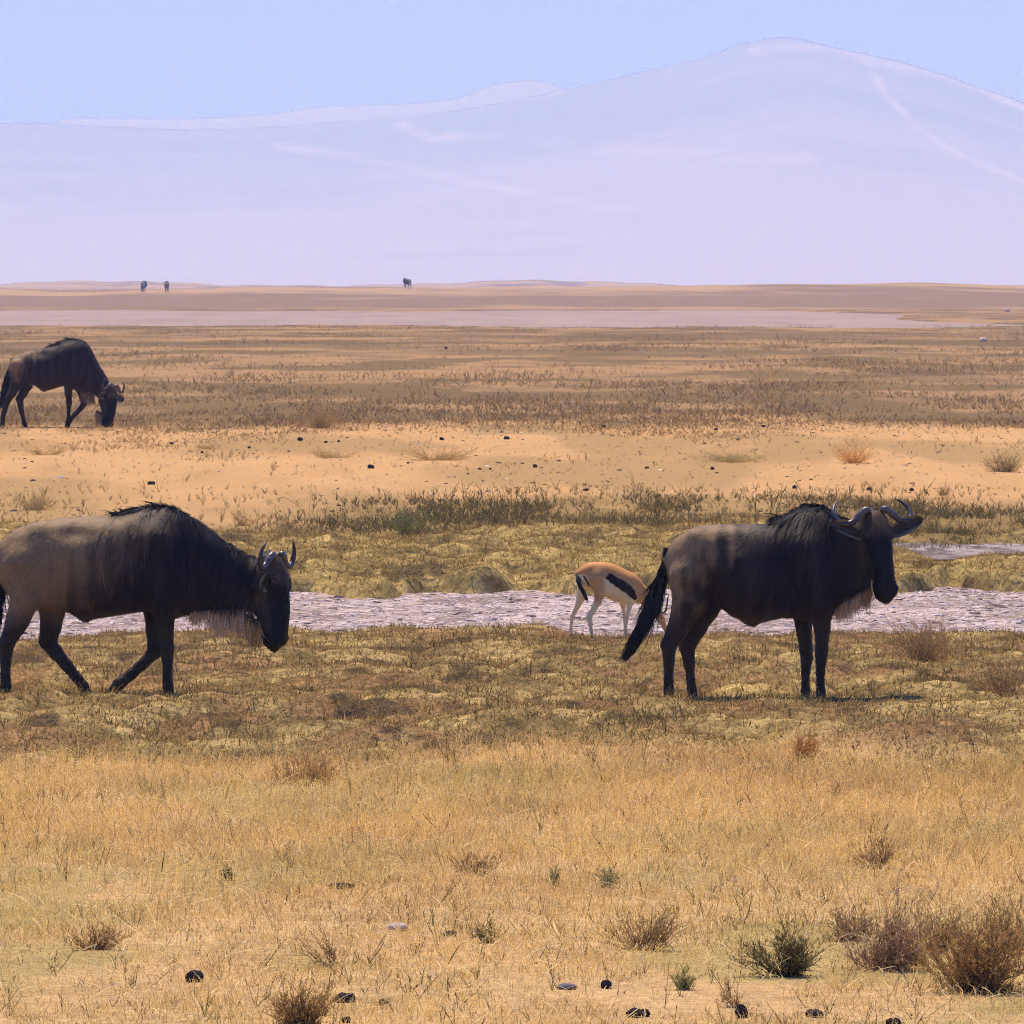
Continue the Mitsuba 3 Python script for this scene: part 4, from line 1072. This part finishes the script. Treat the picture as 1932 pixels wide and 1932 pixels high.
A = np.array
brown, olivec, grey, rusty = A([0.13, 0.085, 0.055]), A([0.14, 0.13, 0.055]), A([0.15, 0.145, 0.09]), A([0.22, 0.12, 0.055])
SH = [
    (1488, 1846, 150, 88, 101, A([0.06, 0.047, 0.032]), A([0.12, 0.105, 0.05]), 70, 900, -28, 'dark twiggy bush leaning left in the lower right grass'),
    (1832, 1872, 230, 125, 102, brown, A([0.25, 0.165, 0.08]), 130, 3600, 0, 'big dense brown bush at the lower right edge'),
    (1652, 1832, 190, 125, 103, A([0.15, 0.095, 0.075]), A([0.22, 0.145, 0.105]), 80, 1300, 12, 'loose purplish brown bush between the dark bush and the big one'),
    (1705, 1822, 100, 50, 104, A([0.30, 0.25, 0.09]), A([0.40, 0.33, 0.11]), 60, 900, 0, 'low yellow green clump in front of the purplish bush'),
    (1752, 1792, 130, 80, 140, A([0.15, 0.10, 0.065]), A([0.22, 0.15, 0.085]), 46, 500, 0, 'faded wispy bush behind the big brown bush'),
    (1604, 1772, 120, 62, 141, A([0.15, 0.10, 0.07]), A([0.22, 0.15, 0.095]), 40, 380, 0, 'faded low bush above the dark twiggy bush'),
    (1905, 1796, 120, 90, 142, A([0.16, 0.115, 0.065]), A([0.23, 0.165, 0.085]), 52, 620, 0, 'olive brown bush at the right edge behind the big brown bush'),
    (1648, 1640, 95, 82, 105, A([0.16, 0.11, 0.065]), A([0.24, 0.16, 0.085]), 26, 260, 0, 'thin stemmed upright weed high in the right grass'),
    (890, 1650, 100, 48, 106, brown, A([0.22, 0.15, 0.075]), 34, 200, 0, 'small brown bush in the middle of the golden grass'),
    (636, 1822, 130, 78, 107, A([0.16, 0.10, 0.06]), A([0.2, 0.14, 0.07]), 16, 60, -6, 'sparse bare twigs spreading in a V at the lower left'),
    (566, 1938, 115, 88, 108, A([0.14, 0.095, 0.055]), A([0.24, 0.16, 0.08]), 60, 700, 0, 'brown bush cut by the bottom edge, left of centre'),
    (1290, 1870, 46, 46, 109, grey, A([0.17, 0.17, 0.075]), 16, 160, 0, 'little grey green weed on the bare ground at the bottom'),
    (1388, 1898, 42, 58, 110, A([0.2, 0.14, 0.08]), A([0.26, 0.19, 0.1]), 12, 80, -8, 'thin weed growing beside the roundest dung lump'),
    (1044, 1672, 34, 34, 111, grey, A([0.14, 0.145, 0.085]), 14, 150, 0, 'grey green herb, left one of a pair in the middle grass'),
    (1146, 1676, 50, 38, 112, grey, A([0.15, 0.15, 0.085]), 16, 130, 0, 'grey green herb, right one of a pair in the middle grass'),
    (1210, 1792, 170, 70, 113, A([0.16, 0.11, 0.065]), A([0.23, 0.16, 0.085]), 46, 320, 0, 'scraggly brown weeds left of the dark twiggy bush'),
    (1577, 1512, 26, 52, 114, A([0.15, 0.09, 0.05]), A([0.2, 0.13, 0.07]), 7, 40, 0, 'single dark upright stem in the upper golden grass'),
    (570, 1482, 150, 62, 115, A([0.2, 0.125, 0.07]), A([0.30, 0.19, 0.10]), 80, 900, 0, 'reddish brown dry clump where moss meets golden grass'),
    (1505, 1436, 80, 52, 116, rusty, A([0.32, 0.18, 0.085]), 50, 420, 0, 'rusty tuft on the grass edge below the standing wildebeest'),
    (175, 1792, 130, 48, 117, A([0.18, 0.12, 0.07]), A([0.25, 0.165, 0.085]), 40, 300, 0, 'low brown clump at the far left of the foreground'),
    (925, 1782, 70, 46, 118, A([0.15, 0.115, 0.06]), A([0.2, 0.16, 0.08]), 22, 160, 0, 'small olive brown weed in the centre foreground'),
    (430, 1660, 22, 26, 119, grey, A([0.09, 0.105, 0.045]), 10, 120, 0, 'tiny dark green herb on the bare strip at left'),
    (1760, 1262, 210, 78, 120, A([0.16, 0.105, 0.065]), A([0.22, 0.145, 0.08]), 110, 900, 0, 'brown scrub on the mossy bank right of the standing wildebeest'),
    (1890, 1320, 120, 80, 121, A([0.15, 0.095, 0.06]), A([0.2, 0.135, 0.08]), 60, 420, 0, 'dark scrub at the right edge of the mossy bank'),
    (545, 1040, 70, 52, 122, A([0.17, 0.125, 0.06]), A([0.24, 0.18, 0.085]), 34, 300, 0, 'sparse weed behind the walking wildebeest'),
    (460, 992, 60, 36, 123, A([0.2, 0.135, 0.07]), A([0.27, 0.18, 0.09]), 24, 160, 0, 'small tuft on the sand above the walking wildebeest'),
    (60, 962, 110, 34, 124, A([0.19, 0.14, 0.08]), A([0.24, 0.175, 0.095]), 60, 420, 0, 'brown tuft on the sand at the left edge'),
    (775, 1008, 110, 46, 125, A([0.12, 0.12, 0.06]), A([0.115, 0.125, 0.06]), 70, 900, 0, 'green weed patch in the dark grass band'),
    (1610, 874, 90, 42, 126, A([0.34, 0.2, 0.085]), A([0.42, 0.25, 0.11]), 90, 500, 0, 'orange brown dry tussock on the far sand'),
    (1892, 890, 90, 40, 127, A([0.15, 0.115, 0.065]), A([0.19, 0.15, 0.08]), 90, 500, 0, 'dark bush on the sand at the right edge'),
    (1776, 935, 36, 24, 128, A([0.2, 0.135, 0.075]), A([0.25, 0.165, 0.09]), 24, 120, 0, 'small round tuft on the sand under the right edge bush'),
    (1375, 872, 170, 22, 129, A([0.22, 0.17, 0.09]), A([0.27, 0.21, 0.11]), 110, 400, 0, 'long low grass tuft on the far sand right of centre'),
    (818, 868, 180, 24, 130, A([0.25, 0.185, 0.095]), A([0.29, 0.215, 0.11]), 120, 400, 0, 'long low grass tuft on the far sand left of centre'),
    (632, 864, 100, 18, 131, A([0.25, 0.185, 0.095]), A([0.29, 0.215, 0.11]), 60, 200, 0, 'short low grass tuft on the far sand below the grazing wildebeest'),
    (85, 858, 100, 20, 132, A([0.25, 0.185, 0.095]), A([0.28, 0.205, 0.105]), 60, 200, 0, 'low grass tuft at the left edge below the grazing wildebeest'),
    (516, 888, 14, 22, 133, A([0.22, 0.14, 0.07]), A([0.28, 0.19, 0.09]), 8, 30, 0, 'lone tiny plant standing on open sand'),
    (595, 808, 100, 38, 134, A([0.2, 0.14, 0.085]), A([0.23, 0.165, 0.1]), 110, 500, 0, 'brown bush at the far side of the sand'),
    (400, 848, 80, 16, 135, A([0.25, 0.18, 0.095]), A([0.29, 0.21, 0.11]), 40, 120, 0, 'faint grass tuft on the sand right of the grazing wildebeest'),
]
for j, (px, py, wp, hp_, sd, cst, cl_, nst, lv, ln, lb) in enumerate(SH):
    kind = 'bush' if hp_ >= 60 else 'dry_tuft'
    num = sum(1 for kk in labels if kk == kind or (kk.startswith(kind + '_') and '__' not in kk))
    shrub(kind if num == 0 else f'{kind}_{num:03d}', px, py, wp, hp_, sd, cst, cl_, nst, lv, ln, label=lb, category='bush' if kind == 'bush' else 'tuft')


# ------------------------------------------------------------------ dung and stones
def lump(key, px, py, wpx, hpx, seed, col, rough=0.35, balls=5, **lab):
    rng = np.random.default_rng(seed)
    X, Yd = at(px, py)
    m = Yd / F
    W_, H_ = wpx * m / 2, hpx * m
    ms = []
    for b in range(balls):
        s = trimesh.creation.icosphere(2 if wpx > 15 else 1)
        r = rng.uniform(0.45, 0.7) if balls > 1 else 1.0
        v = s.vertices * (1 + rough * (meshkit.fbm(s.vertices * 2.2 + 7 * b + seed, 3, seed)[:, None] - 0.5))
        s.vertices = v * np.array([W_ * r * (0.8 + 0.4 * rng.random()), W_ * r * 0.9, H_ * (0.5 if balls > 1 else 0.55)]) + np.array([rng.uniform(-1, 1) * W_ * (1 - r) if balls > 1 else 0, rng.uniform(-1, 1) * W_ * 0.5 if balls > 1 else 0, H_ * rng.uniform(0.25, 0.42)])
        ms.append((np.array(s.vertices), np.array(s.faces), col * (0.7 + 0.6 * meshkit.fbm(s.vertices * 60, 2, seed)[:, None])))
    z0 = float(ground_z(np.array([X]), np.array([Yd]))[0])
    put(key, join(ms), 'matte', True, T().translate([X, Yd, z0]), **lab)


dk = A([0.035, 0.028, 0.027])
DU = [(367, 1854, 38, 26, 'dark dung pile of two lumps in the lower left grass'), (650, 1893, 42, 20, 'flat dark dung pile on bare ground, left of centre at the bottom'), (722, 1897, 22, 14, 'small dung lump right of the flat dark pile'),
      (652, 1931, 22, 14, 'dung lump touching the bottom edge left of centre'), (850, 1769, 32, 13, 'low brown dung lump in the centre left grass'), (1145, 1868, 26, 19, 'small dark dung lump beside the grey stone'),
      (1206, 1914, 46, 19, 'long slanting black dung lump at the bottom'), (1398, 1916, 32, 30, 'round dark dung lump below the thin weed'), (1535, 1916, 40, 18, 'brown black dung lump below the dark twiggy bush'), (1684, 1936, 34, 18, 'dung lump cut by the bottom edge at right'),
      (645, 1674, 56, 12, 'dark flattened dung on the bare strip in the grass')]
for j, (px, py, wp, hp_, lb) in enumerate(DU):
    lump('dung_pile' if j == 0 else f'dung_pile_{j:03d}', px, py, wp, hp_, 300 + j, dk * (1.6 if 'brown' in lb else 1), label=lb, category='dung', group='dung on the foreground grass')
SP = [(285, 914, 16, 8, 'dark dung on open sand above the hump of the walking wildebeest'), (700, 884, 14, 9, 'dark dung on the sand under the long left grass tuft'), (567, 832, 14, 8, 'dark dung on the sand just below the brown bush at its far side'),
      (833, 830, 10, 7, 'small dark dung above the right end of the long left grass tuft'), (955, 829, 14, 8, 'dark dung near the far side of the sand, centre of the picture'), (1008, 882, 12, 8, 'dark dung on bare sand in the very centre of the picture'),
      (1137, 807, 12, 7, 'dark dung at the border of sand and brown plain, right of centre'), (1497, 922, 12, 8, 'dark dung just above the hump of the standing wildebeest'), (1344, 886, 11, 6, 'dark dung under the long right grass tuft'),
      (1640, 925, 12, 7, 'dark dung above the left horn of the standing wildebeest'), (1720, 926, 9, 7, 'dark dung above the right horn of the standing wildebeest'), (1105, 926, 10, 6, 'dark dung on lower sand above the gazelle'),
      (842, 658, 8, 5, 'lone dark speck far out on the brown plain, upper centre'), (325, 838, 10, 5, 'dark speck on sand right of the grazing wildebeest, nearer one'), (470, 846, 8, 5, 'dark speck on sand right of the faint grass tuft'),
      (380, 855, 8, 5, 'dark speck under the faint grass tuft on the sand'), (615, 836, 8, 5, 'left one of two close dark specks above the short low tuft'), (638, 834, 7, 5, 'right one of two close dark specks above the short low tuft'),
      (905, 886, 8, 4, 'left one of two close dark specks left of the picture centre'), (925, 886, 7, 4, 'right one of two close dark specks left of the picture centre'), (770, 874, 6, 4, 'tiny dark speck inside the long left grass tuft'),
      (1220, 884, 9, 5, 'dark speck on sand left of the long right grass tuft'), (1350, 812, 10, 5, 'left one of two dark specks on the far border of the sand at right'), (1440, 806, 10, 5, 'right one of two dark specks on the far border of the sand at right'),
      (190, 1170, 20, 9, 'dark clod on the salt mud under the walking wildebeest'), (1280, 1168, 18, 8, 'dark clod on the salt mud behind the tail of the standing wildebeest'), (855, 1135, 20, 9, 'dark clod near the far shore of the salt mud'),
      (640, 1260, 24, 10, 'dark clod on the mossy bank before the walking wildebeest')]
for j, (px, py, wp, hp_, lb) in enumerate(SP):
    lump(f'dung_lump_{j:03d}' if j else 'dung_lump', px, py, wp, hp_, 400 + j, dk * 1.2, balls=3, label=lb, category='dung', group='dung specks on the sand' if py < 1000 else 'dark clods')
ST = [(750, 1757, 36, 15, A([0.50, 0.42, 0.40]), 'pale pinkish stone in the foreground grass'), (1070, 1871, 32, 13, A([0.16, 0.15, 0.155]), 'flat grey stone at the bottom centre'), (1855, 645, 18, 10, A([0.66, 0.50, 0.34]), 'pale stone on the far plain at the right edge'),
      (1900, 588, 12, 8, A([0.62, 0.44, 0.33]), 'small pinkish stone near the end of the salt flat'), (1076, 1176, 26, 12, A([0.17, 0.14, 0.14]), 'grey stone behind the hind legs of the gazelle')]
for j, (px, py, wp, hp_, cc, lb) in enumerate(ST):
    lump('stone' if j == 0 else f'stone_{j:03d}', px, py, wp, hp_, 500 + j, cc, 0.5, 1, label=lb, category='stone')

# ------------------------------------------------------------------ animals on the far crest
for j, (px, Yd, rz, lb) in enumerate([(270, 1140, 82, 'tiny blurred wildebeest on the horizon, left of the pair'), (315, 1140, 96, 'tiny dark wildebeest on the horizon, right of the pair'), (770, 1200, 128, 'lone tiny dark wildebeest on the horizon left of centre')]):
    X = (px - 966) / F * Yd
    z = float(ground_z(np.array([X]), np.array([Yd]))[0])
    key = f'wildebeest_{j + 3:03d}'
    scene[key] = {**w1['body'], 'to_world': T().translate([X, Yd, z]) @ T().rotate([0, 0, 1], rz) @ T().scale(1.12)}
    labels[key] = {'label': lb, 'category': 'wildebeest', 'group': 'wildebeest on the horizon'}
